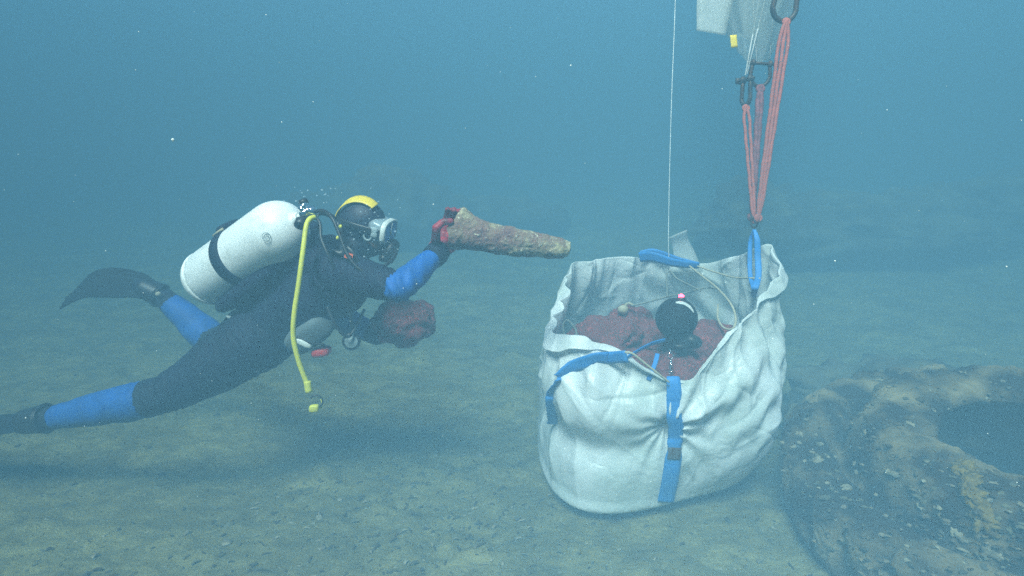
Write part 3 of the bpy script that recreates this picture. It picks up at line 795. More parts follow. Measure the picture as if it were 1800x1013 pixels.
def shell_at(px, py, r, parent, bvh, mat, seed, name, asp=1.4, flat=.35, lift_=.3):
    o = Vector((0, 0, CAM_H)); d = (P(px, py, 1) - o).normalized(); h = bvh.ray_cast(o, d)
    if h[0] is None: return
    vf = rock_vf((0, 0, 0), r * .8, seed, flat, 3, .6, seed * 1.3, asp, 2.6)
    q_ = Vector((0, 0, 1)).rotation_difference(h[1] if h[1].dot(d) < 0 else -h[1]).to_matrix().to_4x4()
    base_ = put(name, MB().add(vf, 0, Matrix.Translation(h[0] + (h[1] if h[1].dot(d) < 0 else -h[1]) * r * flat * lift_) @ q_).mesh([mat]), parent)
    return base_
for i, (a, b_, r) in enumerate([(1418, 738, .014), (1405, 764, .013), (1394, 786, .012), (1434, 765, .010), (1442, 781, .011), (1436, 809, .022), (1428, 795, .010), (1487, 858, .018), (1505, 830, .009), (1560, 830, .012),
                                (1648, 900, .014), (1662, 917, .012), (1676, 935, .013), (1690, 946, .016), (1703, 950, .011), (1738, 968, .02), (1752, 978, .014), (1520, 760, .01), (1600, 745, .012), (1690, 862, .010)]):
    shell_at(a, b_, r, ty, ty_bvh, M_shell, i + 3, 'shell')
for i in range(26):
    t = i / 25; a = 1690 + 45 * t + 10 * math.sin(i * 2.1); b_ = 815 + 115 * t + 6 * math.sin(i * 3.3)
    shell_at(a, b_, .014 + .012 * random.random(), ty, ty_bvh, M_sponge, i + 40, 'sponge', 1.5, .7, .4)
for i in range(40):
    shell_at(random.uniform(1400, 1800), random.uniform(700, 1010), random.uniform(.004, .012), ty, ty_bvh, M_shell if i % 3 == 0 else M_rock, i + 80, 'shell', 1.5, .5)

def growth(name, bv, xr, yr, n, r0, r1, mats, parent, label=None):
    mb = MB()
    for k_ in range(n):
        o = Vector((0, 0, CAM_H)); d = (P(random.uniform(*xr), random.uniform(*yr), 1) - o).normalized(); h = bv.ray_cast(o, d)
        if h[0] is None: continue
        mb.add(rock_vf(h[0] + Vector((random.uniform(-.01, .01), random.uniform(-.01, .01), 0)), random.uniform(r0, r1) * (1.8 if random.random() < .08 else 1), k_ % 60, random.uniform(.3, .8), 1, .5, random.uniform(0, 3), random.uniform(1, 2)), random.randrange(len(mats)))
    return tag(put(name, mb.mesh(mats, False), parent), label, kind='stuff')
growth('growth', ty_bvh, (1370, 1830), (640, 1030), 900, .003, .009, [M_tyre, M_rock, M_tyre, M_weed, M_tyre, M_shell, M_rock], ty)
mb = MB()
for k_ in range(900):
    d = 1.1 + 4.2 * random.random() ** 1.2; x = random.uniform(-.9, .9) * d
    if random.random() < .6: x, d = random.gauss(-.45, .45), abs(random.gauss(1.9, .55)) + .3
    z = gh(x, d); a = random.uniform(0, 3.1); L_ = random.uniform(.008, .035); dv = Vector((math.cos(a), math.sin(a), random.uniform(-.1, .25))) * L_
    p0 = Vector((x, d, z + .003)); sd_ = Vector((-dv.y, dv.x, L_ * .4)).normalized()
    mb.add(ribbon_vf([p0, p0 + dv * .5 + Vector((0, 0, .004)), p0 + dv], random.uniform(.003, .009), sd_, .0012, 5), random.choice((0, 0, 1, 2)))
tag(put('leaf_litter', mb.mesh([M_weed, M_rock, M_shell], False), base=(0, 0, 0)), 'dead weed scraps and shell slivers lying on the silt', 'litter', kind='stuff')

def boulder(px, py, d, r, seed, label, asp=1.6, flat=.6, yaw=0, z=None, mat=None, grp=None, name='rock'):
    p = P(px, py, d)
    vf = rock_vf((p.x, p.y, p.z if z is None else z), r, seed, flat, 5, .42, yaw, asp, 1.3)
    me = MB().add(vf).mesh([mat or M_rock]); displace(me, lambda c: r * .12 * fbm(c * 3 / r, 4, seed + 2) + .012 * fbm(c * 16, 3, seed))
    return tag(put(name, me), label, 'rock', grp)
boulder(1650, 675, 3.2, .42, 12, 'low silt covered mound of rock just beyond the big tyre', 1.6, .42, -.25, .12)
boulder(1500, 690, 3.0, .22, 16, 'smaller dark rock between the white bag and the big tyre', 1.3, .7, .3, .10)
boulder(1520, 380, 7.4, .8, 21, 'dark far-off rock ridge behind the slings', 2.3, .5, .1, .55)
boulder(1330, 350, 7.8, .65, 24, 'dim round rock straight behind the red slings', 1.2, .85, .4, .6)
boulder(1760, 350, 8.0, .7, 28, 'faint far rock at the right edge of the picture', 1.9, .6, .2, .75)
boulder(660, 330, 8.4, .75, 31, 'dim rock looming far behind the diver', 1.5, .8, 0, .55)
boulder(880, 350, 9.2, .5, 35, 'faint low rock above the encrusted pipe in the distance', 2.0, .7, 0, .5)

# ---------------------------------------------------------------- diver
pelvis, chest, neck, head = P(458, 583, 2.48), P(577, 497, 2.32), P(612, 456, 2.25), P(641, 402, 2.26)
ax = (chest - pelvis).normalized(); dors = Vector((-.6, -.22, .76)); dors = (dors - ax * dors.dot(ax)).normalized()
side = ax.cross(dors).normalized()
if side.y > 0: side = -side
fw = Vector((.965, -.14, -.20)).normalized(); hu = Vector((.12, -.10, .98)); hu = (hu - fw * hu.dot(fw)).normalized(); hs = fw.cross(hu).normalized()
if hs.y > 0: hs = -hs
HS = .87; fw, hu, hs = fw * HS, hu * HS, hs * HS     # head frame scaled to the diver's head size
shR, elR, wrR = P(598, 478, 2.14), P(703, 506, 2.0), P(768, 446, 2.12)
shL, elL, wrL = P(606, 496, 2.44), P(600, 560, 2.58), P(664, 590, 2.56)
hiR, knR, anR, toR = P(452, 598, 2.36), P(292, 696, 2.34), P(92, 734, 2.46), P(40, 742, 2.48)
hiL, knL, anL, toL = P(442, 588, 2.58), P(392, 616, 2.93), P(290, 524, 2.95), P(250, 504, 2.95)
def body_parts(mb, g=0.0, limbs=True):
    mb.add(ellipsoid_vf(chest - ax * .03, ax * (.19 + g), side * (.165 + g), dors * (.115 + g), 30, 20, .9))
    mb.add(ellipsoid_vf((chest + pelvis) / 2, ax * (.20 + g), side * (.145 + g), dors * (.105 + g), 30, 20, .9))
    mb.add(ellipsoid_vf(pelvis, ax * (.15 + g), side * (.155 + g), dors * (.12 + g), 30, 20, .9))
    mb.add(capsule_vf(shR, shL, .078 + g, .078 + g))
mb = MB(); body_parts(mb)
mb.add(capsule_vf(neck - ax * .05, head - hu * .04, .068, .058))
hd = head - fw * .012 + hu * .018
mb.add(ellipsoid_vf(hd, fw * .092, hs * .075, hu * .098, 30, 20))
mb.add(ellipsoid_vf(head + fw * .030 - hu * .055, fw * .058, hs * .052, hu * .055, 24, 16))      # jaw
mb.add(capsule_vf(head + fw * .084 + hu * .012, head + fw * .106 - hu * .018, .009, .014, 12))    # nose
for sg in (1, -1):
    mb.add(ellipsoid_vf(head + fw * .062 - hu * .018 + hs * .034 * sg, fw * .022, hs * .022, hu * .02, 14, 10))   # cheeks
    mb.add(ellipsoid_vf(head + fw * .078 + hu * .020 + hs * .030 * sg, fw * .012, hs * .013, hu * .011, 12, 8))   # eyes
    mb.add(ellipsoid_vf(head - fw * .005 + hs * .076 * sg, fw * .02, hs * .008, hu * .03, 12, 8))                  # ears
mb.add(ellipsoid_vf(head + fw * .088 - hu * .046, fw * .010, hs * .026, hu * .009, 14, 8))        # lips
def limb(mb, pts, rad):
    for i in range(len(pts) - 1): mb.add(capsule_vf(pts[i], pts[i + 1], rad[i], rad[i + 1]))
def mid(a, b, t): return a + (b - a) * t
limb(mb, [shR, mid(shR, elR, .45), elR, mid(elR, wrR, .35), wrR], [.078, .066, .047, .047, .034])
limb(mb, [shL, mid(shL, elL, .5), elL, mid(elL, wrL, .35), wrL], [.076, .066, .055, .056, .04])
limb(mb, [hiR, mid(hiR, knR, .4), knR + Vector((0, 0, .005)), mid(knR, anR, .3), mid(knR, anR, .7), anR, toR], [.128, .112, .072, .076, .060, .046, .045])
limb(mb, [hiL, mid(hiL, knL, .4), knL, mid(knL, anL, .32), mid(knL, anL, .7), anL, toL], [.125, .108, .074, .080, .062, .050, .045])
body = remesh(mb, .0085, 7, .6)
def suit_folds(c):
    d = .005 * fbm(c * 9, 3, 8) + .004 * (ridged(c * np.array((14, 14, 8)), 2, 12) - .4)
    for jn, (a_, b_), reach in ((elR, (shR, wrR), .09), (knR, (hiR, anR), .13), (knL, (hiL, anL), .12), (hiR, (chest, knR), .17), (shR, (chest, elR), .11), (anR, (knR, toR), .08)):
        t_ = np.array((b_ - a_).normalized()); rl = c - np.array(jn); al_ = rl @ t_; ds = np.linalg.norm(rl, axis=1)
        d = d + .0045 * np.exp(-(ds / reach) ** 2) * np.sin(al_ * 190 + 3.5 * fbm(c * 14, 2, 33))
    return d
displace(body, suit_folds)
for m_ in (M_suit, M_blue, M_skin): body.materials.append(m_)
fc_ = face_centres(body)
segs = [(chest, pelvis, 'k', .14), (shR, elR, 'ra', .06), (elR, wrR, 'rf', .05), (shL, elL, 'la', .06), (elL, wrL, 'lf', .05), (hiR, knR, 'k', .1), (knR, anR, 'rs', .065), (anR, toR, 'k', .045),
        (hiL, knL, 'k', .1), (knL, anL, 'ls', .065), (anL, toL, 'k', .045), (neck, head, 'h', .07), (shR, shL, 'k', .08)]
best = np.full(len(fc_), 9.0); idx = np.zeros(len(fc_), int); tt = np.zeros(len(fc_))
for i, (a, b_, n_, r_) in enumerate(segs):
    d_, t_ = seg_dist(fc_, a, b_); d_ = d_ / r_; k_ = d_ < best; best[k_] = d_[k_]; idx[k_] = i; tt[k_] = t_[k_]
mi = np.zeros(len(fc_), int)
for i, (a, b_, n_, r_) in enumerate(segs):
    s_ = idx == i
    if n_ == 'rf': mi[s_ & (tt > .02) & (tt < .97)] = 1
    if n_ == 'ra': mi[s_ & (tt > .93)] = 1
    if n_ in ('lf',): mi[s_ & (tt < .75)] = 1
    if n_ == 'la': mi[s_ & (tt > .35)] = 1
    if n_ == 'rs': mi[s_ & (tt > .10) & (tt < .97)] = 1
    if n_ == 'ls': mi[s_ & (tt > .06) & (tt < .9)] = 1
rel = fc_ - np.array(head); isface = (rel @ np.array(fw) > .022) & (np.linalg.norm(rel, axis=1) < .15) & (rel @ np.array(hu) > -.09)
mi[isface] = 2
body.polygons.foreach_set('material_index', mi.astype(np.int32)); body.update()
root = empty('person', Vector((pelvis.x, pelvis.y, pelvis.z - .2)))
tag(root, 'scuba diver in black and blue wetsuit and yellow striped hood holding out the pipe', 'person')
body_bvh = BVHTree.FromPolygons([v.co.copy() for v in body.vertices], [tuple(p.vertices) for p in body.polygons])
put('body', body, root)
# hood
mb = MB(); g = .007
mb.add(ellipsoid_vf(hd, fw * (.096 + g), hs * (.075 + g), hu * (.098 + g), 34, 24))
mb.add(ellipsoid_vf(head + fw * .030 - hu * .055, fw * (.058 + g), hs * (.052 + g), hu * (.055 + g), 24, 16))
mb.add(capsule_vf(neck - ax * .06, head - hu * .04, .074, .062))
hood = remesh(mb, .0055, 6, .6)
c_ = face_centres(hood) - np.array(head); f_, u2, s2 = (c_ @ np.array(q_) / HS ** 2 for q_ in (fw, hu, hs))
cut_faces(hood, (f_ > .028) & (((u2 + .012) / .072) ** 2 + (s2 / .062) ** 2 < 1))
displace(hood, lambda c: .0022 * fbm(c * 28, 3, 3)); hood.materials.append(M_hood)
put('hood', thicken(hood, .004), root)
# yellow stripe over the crown: a curved strip standing 3 mm off the hood
pts, sd = [], []
for a in np.linspace(math.radians(196), math.radians(58), 14):
    lat = .026
    dv = fw * math.cos(a) * .105 + hu * math.sin(a) * .108
    pts.append(hd + dv * 1.012 + hs * lat); sd.append((hs - hu * .42).normalized())
put('hood_stripe', MB().add(ribbon_vf(pts, [.010, .020, .028, .035, .040, .044, .046, .046, .046, .046, .045, .044, .043, .042], None, .004, 60, sides=sd)).mesh([M_yel]), root)
# mask: skirt, frame, lens, strap
mk = head + fw * .092 + hu * .012
def rrect(c, a, b, ha, hb, n=40, p=3.2):
    out = []
    for i in range(n):
        t = 2 * math.pi * i / n; c1, s1 = math.cos(t), math.sin(t)
        out.append(c + a * ha * math.copysign(abs(c1) ** (2 / p), c1) + b * hb * math.copysign(abs(s1) ** (2 / p), s1))
    return out
def ring_loft(rings):
    V, F = [], []; n = len(rings[0])
    for r_ in rings: V += [tuple(p) for p in r_]
    for k_ in range(len(rings) - 1):
        for j in range(n): F.append((k_ * n + j, k_ * n + (j + 1) % n, (k_ + 1) * n + (j + 1) % n, (k_ + 1) * n + j))
    return V, F
mask = put('mask', thicken(MB().add(ring_loft([rrect(mk - fw * .052, hs, hu, .070, .058), rrect(mk - fw * .03, hs, hu, .071, .056), rrect(mk - fw * .004, hs, hu, .074, .050), rrect(mk + fw * .008, hs, hu, .073, .046)])).mesh([M_skirt]), .003), root)
fr = [rrect(mk + fw * .004, hs, hu, .078, .050), rrect(mk + fw * .022, hs, hu, .080, .049), rrect(mk + fw * .026, hs, hu, .072, .042), rrect(mk + fw * .012, hs, hu, .070, .040), rrect(mk + fw * .004, hs, hu, .078, .050)]
put('mask_frame', MB().add(ring_loft(fr)).add(box_vf(mk + fw * .018 + hu * .01, hs * .006, fw * .008, hu * .028)).mesh([M_pale]), mask)
for sg in (1, -1):
    ring_ = rrect(mk + fw * .020 + hs * .037 * sg, hs, hu, .032, .038, 30); ring2 = [p + fw * .003 for p in ring_]
    V, F = ring_loft([ring_, ring2]); n = 30; F += [tuple(range(n))[::-1], tuple(range(n, 2 * n))]
    put('lens', MB().add((V, F)).mesh([M_lens], False), mask)
pts = [mk + hs * .078 + fw * .0, head + hs * .088 + fw * .04 + hu * .02, head + hs * .086 - fw * .03 + hu * .024, head + hs * .05 - fw * .098 + hu * .025, head - fw * .118 + hu * .025,
       head - hs * .05 - fw * .098 + hu * .025, head - hs * .086 - fw * .03 + hu * .024, mk - hs * .078]
put('mask_strap', MB().add(ribbon_vf(pts, .024, hu, .003, 60)).mesh([M_black]), mask)
for q_ in ((.078, .02), (.070, -.012)):
    put('buckle', MB().add(ellipsoid_vf(mk + hs * .082 - fw * (.02) + hu * q_[1] * .6, fw * .016, hs * .006, hu * .012, 16, 10, .7)).mesh([M_grey]), mask)
put('snorkel_clip', MB().add(torus_vf(mk + hs * .080 - fw * .045 - hu * .02, hs, .014, .004, 20, 8)).mesh([M_grey]), mask)

# buoyancy vest
mb = MB(); body_parts(mb, .028)
vest = remesh(mb, .012, 5, .5)
c_ = face_centres(vest); al = (c_ - np.array(pelvis)) @ np.array(ax)
L_ = (chest - pelvis).length
cut_faces(vest, (al < .05) | (al > L_ + .13) | (np.linalg.norm(c_ - np.array(shR), axis=1) < .098) | (np.linalg.norm(c_ - np.array(shL), axis=1) < .098))
displace(vest, lambda c: .008 * fbm(c * 8, 3, 21) + .006 * (ridged(c * 12, 2, 22) - .4)); vest.materials.append(M_suit); vest.materials.append(M_blue)
c_ = face_centres(vest) - np.array(pelvis); al = c_ @ np.array(ax); dd_ = c_ @ np.array(dors)
vest.polygons.foreach_set('material_index', ((dd_ < -.055) & (al > .12) & (al < L_ + .02)).astype(np.int32)); vest.update()
put('vest', thicken(vest, .008), root)
def vest_box(name, px, py, d, a, b, n, ha, hb, hn, mat, sq_=.55, parent=root):
    return put(name, MB().add(ellipsoid_vf(P(px, py, d), a * ha, b * hb, n * hn, 24, 14, sq_)).mesh([mat]), parent)
wing = MB()
wing.add(ellipsoid_vf(P(470, 470, 2.36), ax * .27, side * .17, dors * .045, 34, 18, .75))
wing.add(ellipsoid_vf(P(560, 455, 2.24), ax * .10, side * .11, dors * .06, 30, 18, .8))
wm = remesh(wing, .010, 5); displace(wm, lambda c: .007 * fbm(c * 9, 3, 31)); wm.materials.append(M_suit)
put('air_bladder', wm, root)
pocket = vest_box('pocket', 545, 585, 2.24, ax, dors, side, .105, .050, .05, M_pocket)
put('zip', MB().add(ribbon_vf([P(512, 590, 2.155), P(530, 596, 2.15), P(548, 604, 2.15), P(572, 606, 2.16)], .007, (0, 0, 1), .003, 20)).mesh([M_black]), pocket)
put('pocket_tab', MB().add(ellipsoid_vf(P(533, 604, 2.15), Vector((.028, 0, -.014)), Vector((0, .006, 0)), Vector((.005, 0, .009)), 18, 10, .8)).mesh([M_pale]), pocket)
put('weight_pouch', MB().add(ellipsoid_vf(P(565, 618, 2.26), Vector((.035, 0, .004)), Vector((0, .03, 0)), Vector((0, 0, .018)), 18, 12, .6)).mesh([M_red]), root)
put('shoulder_strap', MB().add(ribbon_vf([P(585, 445, 2.09), P(603, 440, 2.05), P(622, 462, 2.05), P(628, 500, 2.08), P(612, 535, 2.14)], .045, (1, -.3, .2), .004, 30)).mesh([M_black]), root)
pt = put('strap_label', MB().add(box_vf(P(613, 450, 2.035), Vector((.0135, -.003, -.004)), Vector((0, .002, 0)), Vector((.003, 0, .009)))).mesh([simple('orange_label', (.75, .16, .08), .5)], False), root)
put('label_print', MB().add(box_vf(P(613, 450, 2.031), Vector((.009, -.002, -.0027)), Vector((0, .002, 0)), Vector((.0012, 0, .0036)))).mesh([M_cuff], False), pt)
put('chest_strap', MB().add(ribbon_vf([P(590, 520, 2.12), P(625, 512, 2.1), P(655, 505, 2.16)], .03, (0, -.2, 1), .004, 16)).mesh([M_black]), root)
for a, b_ in ((598, 399), (594, 418)):
    put('whistle_clip', MB().add(ellipsoid_vf(P(a, b_, 2.07), Vector((.007, 0, .004)), Vector((0, .006, 0)), Vector((-.002, 0, .0065)), 12, 8)).mesh([M_yhose]), root)
# lettering on the thigh
cu = bpy.data.curves.new('letters', 'FONT'); cu.body = 'OMER'; cu.size = 1; cu.align_x = 'CENTER'; cu.align_y = 'CENTER'; cu.offset = .012
to = bpy.data.objects.new('letters', cu); col.objects.link(to); dg = bpy.context.evaluated_depsgraph_get()
lm = bpy.data.meshes.new_from_object(to.evaluated_get(dg)); bpy.data.objects.remove(to)
bm = bmesh.new(); bm.from_mesh(lm); bmesh.ops.triangulate(bm, faces=bm.faces); bmesh.ops.subdivide_edges(bm, edges=bm.edges, cuts=1)
for v in bm.verts:
    x_, y_ = v.co.x * 21, v.co.y * 25; a = math.radians(47)
    v.co = hit(body_bvh, 471 + x_ * math.cos(a) - y_ * math.sin(a), 536 - (x_ * math.sin(a) + y_ * math.cos(a)), .004, 2.3)
bm.to_mesh(lm); bm.free(); lm.materials.append(M_pale); put('lettering', lm, root)

# gloves with five fingers
def finger(mb, pts, r):
    pts = [Vector(p) for p in pts]
    for i in range(len(pts) - 1): mb.add(capsule_vf(pts[i], pts[i + 1], r * (1 - .10 * i), r * (1 - .10 * (i + 1)), 12, 4))
pa, pb = P(792, 404, 2.12), P(1000, 438, 2.14); pe = (pb - pa).normalized()
pn = Vector((0, -1, 0)); pn = (pn - pe * pn.dot(pe)).normalized(); pu = pn.cross(pe); pu = pu if pu.z > 0 else -pu    # pn towards the camera, pu up
def around(t, ang, r): return pa + pe * t + (pu * math.sin(ang) + pn * math.cos(ang)) * r
mb = MB()
palm = around(-.012, math.radians(-125), .062)
mb.add(ellipsoid_vf(mid(wrR, palm, .62), (palm - wrR).normalized() * .060, pe * .050, (palm - wrR).normalized().cross(pe).normalized() * .022, 22, 14))
mb.add(capsule_vf(wrR, mid(wrR, palm, .7), .036, .034, 18))
for i, (t, l_) in enumerate(((-.028, .9), (-.006, 1.0), (.016, .98), (.037, .86))):
    rr0 = .074
    finger(mb, [around(t - .004, math.radians(-120), .066), around(t, math.radians(-160), rr0), around(t + .004, math.radians(-160 - 48 * l_), rr0), around(t + .006, math.radians(-160 - 88 * l_), rr0 - .002), around(t + .007, math.radians(-160 - 118 * l_), rr0 - .006)], .0155)
finger(mb, [mid(wrR, palm, .55) - pe * .022, P(766, 418, 2.075), P(767, 401, 2.05), P(778, 391, 2.05), P(793, 389, 2.052)], .018)
gl = remesh(mb, .0035, 3, .5); displace(gl, lambda c: .0016 * fbm(c * 60, 2, 4)); gl.materials.append(M_glove); tag(put('glove', gl, root), 'red glove gripping the pipe end')
put('cuff', MB().add(tube_vf([mid(elR, wrR, .86), wrR, mid(wrR, palm, .35)], [.041, .043, .040], 24)).mesh([M_suit]), root)
hL = P(690, 588, 2.54); mb = MB(); e1 = (hL - wrL).normalized(); e2 = Vector((0, -1, 0)); e3 = e1.cross(e2).normalized()
mb.add(capsule_vf(wrL, mid(wrL, hL, .6), .036, .034, 16)); mb.add(ellipsoid_vf(mid(wrL, hL, .8), e1 * .045, e3 * .04, e2 * .022, 20, 12))
for i in range(4):
    o_ = mid(wrL, hL, 1.0) + e3 * (-.030 + .020 * i)
    finger(mb, [o_, o_ + e1 * .030 + e2 * .004, o_ + e1 * .045 - e2 * .018, o_ + e1 * .030 - e2 * .034, o_ + e1 * .012 - e2 * .034], .011)
o_ = mid(wrL, hL, .5) - e3 * .03; finger(mb, [o_, o_ - e3 * .016 + e1 * .02 + e2 * .01, o_ - e3 * .006 + e1 * .045 + e2 * .016, o_ + e3 * .01 + e1 * .06 + e2 * .012], .0125)
gl = remesh(mb, .004, 3, .5); gl.materials.append(M_glove); tag(put('glove', gl, root), 'red glove closed on the net sack')

# fins
def fin(pts, sides, wds, label, ank, toe, up_):
    e = root
    n = 40; path = spline(pts, n); S = spline(sides, n); wd = spline([[q_] for q_ in wds], n)[:, 0]
    T = np.gradient(path, axis=0); T /= np.linalg.norm(T, axis=1)[:, None]; S = S - T * (S * T).sum(1)[:, None]; S /= np.linalg.norm(S, axis=1)[:, None]; N = np.cross(T, S)
    V, F = [], []; m_ = 21
    for k_ in range(n):
        t = k_ / (n - 1)
        for j in range(m_):
            u_ = -1 + 2 * j / (m_ - 1); rib = .008 * (1 - t * .6) * (math.exp(-((abs(u_) - .95) / .07) ** 2) + .5 * math.exp(-(u_ / .08) ** 2)); vein = .0016 * math.cos(u_ * 18)
            notch = .04 * (1 - abs(u_)) if k_ == n - 1 else 0
            V.append(path[k_] + S[k_] * u_ * wd[k_] / 2 + N[k_] * (rib + vein) - T[k_] * notch)
    for k_ in range(n - 1):
        for j in range(m_ - 1): F.append((k_ * m_ + j, k_ * m_ + j + 1, (k_ + 1) * m_ + j + 1, (k_ + 1) * m_ + j))
    f_ = put('fin', thicken(mesh_of(V, F, M_fin), .005), root); tag(f_, label)
    mb = MB().add(tube_vf(spline([mid(ank, toe, .25), toe, Vector(pts[0]), Vector(pts[0]) + (Vector(pts[1]) - Vector(pts[0])) * .5], 16), list(np.linspace(.058, .03, 16)), 20))
    put('foot_pocket', remesh(mb, .006, 3), f_).data.materials.append(M_black)
    put('heel_strap', MB().add(torus_vf(mid(ank, toe, .2), (toe - ank), .056, .006, 28, 8)).mesh([M_black]), f_)
fin([P(40, 742, 2.48), P(-20, 748, 2.5), P(-110, 762, 2.56), P(-200, 770, 2.66)], [(0, 1, .25)] * 4, [.11, .16, .19, .2], 'near fin running out of the picture', anR, toR, 0)
fin([P(262, 508, 2.95), P(225, 498, 2.94), P(165, 498, 2.9), P(108, 533, 2.86)], [(.15, .8, .55), (.1, .8, .6), (.05, .85, .6), (.1, .9, .4)], [.12, .17, .19, .17], 'far fin raised behind the tank', anL, toL, 0)
put('ankle_buckle', MB().add(ellipsoid_vf(P(278, 517, 2.88), Vector((.014, 0, .004)), Vector((0, .008, 0)), Vector((-.003, 0, .011)), 14, 10)).mesh([M_rope]), root)
put('waist_buckle', MB().add(ellipsoid_vf(P(404, 558, 2.34), Vector((.014, 0, -.006)), Vector((0, .006, 0)), Vector((.003, 0, .006)), 14, 10)).mesh([M_pale]), root)

# ---------------------------------------------------------------- scuba tank
tb, ta = P(364, 492, 2.44), P(524, 384, 2.13); td = (ta - tb); TL = td.length; td.normalize(); TR = .112
tank = empty('scuba_tank', tb); tag(tank, 'white scuba tank with black band strapped on the back of the diver', 'tank')
prof = [(.02, TR * .9), (.035, TR * .985)] + [(.05, TR), (.15, TR), (.3, TR), (TL - .125, TR)]
for a in np.linspace(8, 82, 12): prof.append((TL - .125 + .115 * math.sin(math.radians(a)), TR * math.cos(math.radians(a)) ** .9))
prof += [(TL - .004, .022), (TL + .01, .02), (TL + .01, .001)]
put('cylinder', MB().add(lathe_vf(tb, td, prof, 64)).mesh([M_white]), tank)
put('base_ring', MB().add(lathe_vf(tb, td, [(-.030, TR * .45), (-.028, TR * .62), (-.012, TR * .86), (.004, TR * .965), (.022, TR + .0012), (.030, TR + .0012), (.031, TR - .002)], 48)).mesh([M_white]), tank)
tv = Vector((0, -1, 0)); tv = (tv - td * tv.dot(td)).normalized(); tu = td.cross(tv); tu = tu if tu.z > 0 else -tu
bandpos = TL * .42
band = put('band', MB().add(lathe_vf(tb, td, [(bandpos - .027, TR + .0005), (bandpos - .026, TR + .005), (bandpos + .026, TR + .005), (bandpos + .027, TR + .0005)], 64)).mesh([M_suit]), tank)
bc = tb + td * bandpos + (tu * .96 + tv * .28) * (TR + .008)
put('band_buckle', MB().add(box_vf(bc, td * .030, (tu * .28 - tv * .96) * .006, (tu * .96 + tv * .28) * .004)).mesh([M_rope]), band)
put('band_slack', MB().add(ellipsoid_vf(tb + td * (bandpos) + tu * (TR + .012) - tv * .02, td * .026, tv * .05, tu * .012, 18, 12, .7)).mesh([M_suit]), band)
put('backplate_pad', MB().add(ellipsoid_vf(tb + td * (TL * .45) - tu * (TR + .02) - tv * .02, td * .19, tv * .07, tu * .035, 26, 14, .7)).mesh([M_suit]), tank)
em = tb + td * (TL - .075) + (tv * .93 - tu * .05) * (TR * .90)
emn = (tv * .8 + td * .5).normalized()
put('emblem', MB().add(torus_vf(em + emn * .012, emn, .014, .0012, 24, 6)).add(torus_vf(em + emn * .012, emn, .007, .001, 16, 6)).mesh([M_grey]), tank)
vb = tb + td * (TL + .012)
valve = put('valve', MB().add(tube_vf([vb - td * .01, vb + td * .05], [.019, .016], 20)).add(tube_vf([vb + td * .03, vb + td * .03 + tu * .03 + tv * .004], .013, 16)).add(ellipsoid_vf(vb + td * .05, td * .014, tu * .016, tv * .016, 18, 12)).mesh([M_steel]), tank)
put('valve_knob', MB().add(lathe_vf(vb + td * .016 - tu * .022 + tv * .028, (tv * .8 - tu * .5), [(-.012, .004), (-.012, .019), (-.008, .022), (.014, .021), (.018, .016), (.018, .001)], 18)).mesh([M_black]), valve)

# ---------------------------------------------------------------- regulator and hoses
F0 = P(545, 371, 2.11)
reg = empty('regulator', F0 - Vector((0, 0, .03))); tag(reg, 'chrome and black regulator set with hoses running from the tank valve to the diver', 'regulator')
fa = Vector((.75, -.15, -.45)).normalized()
fs = put('first_stage', MB().add(lathe_vf(F0 - fa * .03, fa, [(-.008, .006), (-.006, .018), (.006, .022), (.012, .020), (.014, .017), (.026, .017), (.03, .023), (.044, .023), (.048, .018), (.062, .016), (.066, .001)], 26)).add(tube_vf([vb + td * .03, F0 - fa * .01], .011, 14)).mesh([M_steel]), reg)
put('dust_knob', MB().add(lathe_vf(P(534, 357, 2.11), (-.3, -.2, .9), [(-.016, .006), (-.01, .015), (.008, .017), (.014, .012), (.015, .001)], 16)).add(tube_vf([P(534, 358, 2.11), F0 - fa * .02], .007, 10)).mesh([M_black]), fs)
def hose(name, pts, r, mat, label=None, parent=reg, n=70):
    o = put(name, MB().add(tube_vf(spline([P(*p) if not isinstance(p, Vector) else p for p in pts], n), r, 12)).mesh([mat]), parent)
    return tag(o, label) if label else o
RG = head + fw * .128 - hu * .070
hose('hose', [(551, 372, 2.1), (570, 371, 2.07), (584, 384, 2.04), (596, 410, 2.03), (612, 450, 2.02), (640, 478, 2.02), (672, 470, 2.05), (694, 450, 2.1), (694, 440, 2.13)], .0062, M_black)
hose('hose', [(548, 376, 2.1), (562, 392, 2.08), (565, 420, 2.06), (580, 455, 2.05), (600, 500, 2.08), (615, 550, 2.14), (620, 590, 2.2), (619, 600, 2.22)], .0058, M_black)
hose('hose', [(552, 376, 2.12), (575, 376, 2.14), (595, 395, 2.16), (605, 430, 2.1), (625, 455, 2.08), (648, 475, 2.08), (660, 500, 2.12)], .009, M_black)
hose('hose', [(575, 540, 2.13), (592, 575, 2.13), (612, 592, 2.16), (628, 570, 2.2), (640, 545, 2.3)], .006, M_black)
yh = [(553, 382, 2.085), (544, 386, 2.065), (538, 400, 2.05), (533, 440, 2.03), (525, 500, 2.02), (517, 555, 2.02), (516, 595, 2.03), (525, 635, 2.04), (537, 668, 2.05), (541, 676, 2.05)]
hose('hose', yh, .0088, M_yhose, 'long yellow hose dangling in front of the diver')
cn = hose('hose_end', [(540, 670, 2.05), (543, 690, 2.052)], .0125, M_yhose, 'yellow end fitting of the dangling hose', n=6)
put('retainer_loop', MB().add(torus_vf(P(556, 706, 2.055), (.1, -1, .1), .021, .0028, 30, 8, math.radians(-200), math.radians(60))).mesh([M_black]), cn)
put('retainer_loop', MB().add(torus_vf(P(550, 710, 2.06), (.2, -1, .1), .030, .0028, 30, 8, math.radians(-130), math.radians(-60))).mesh([M_yhose]), cn)
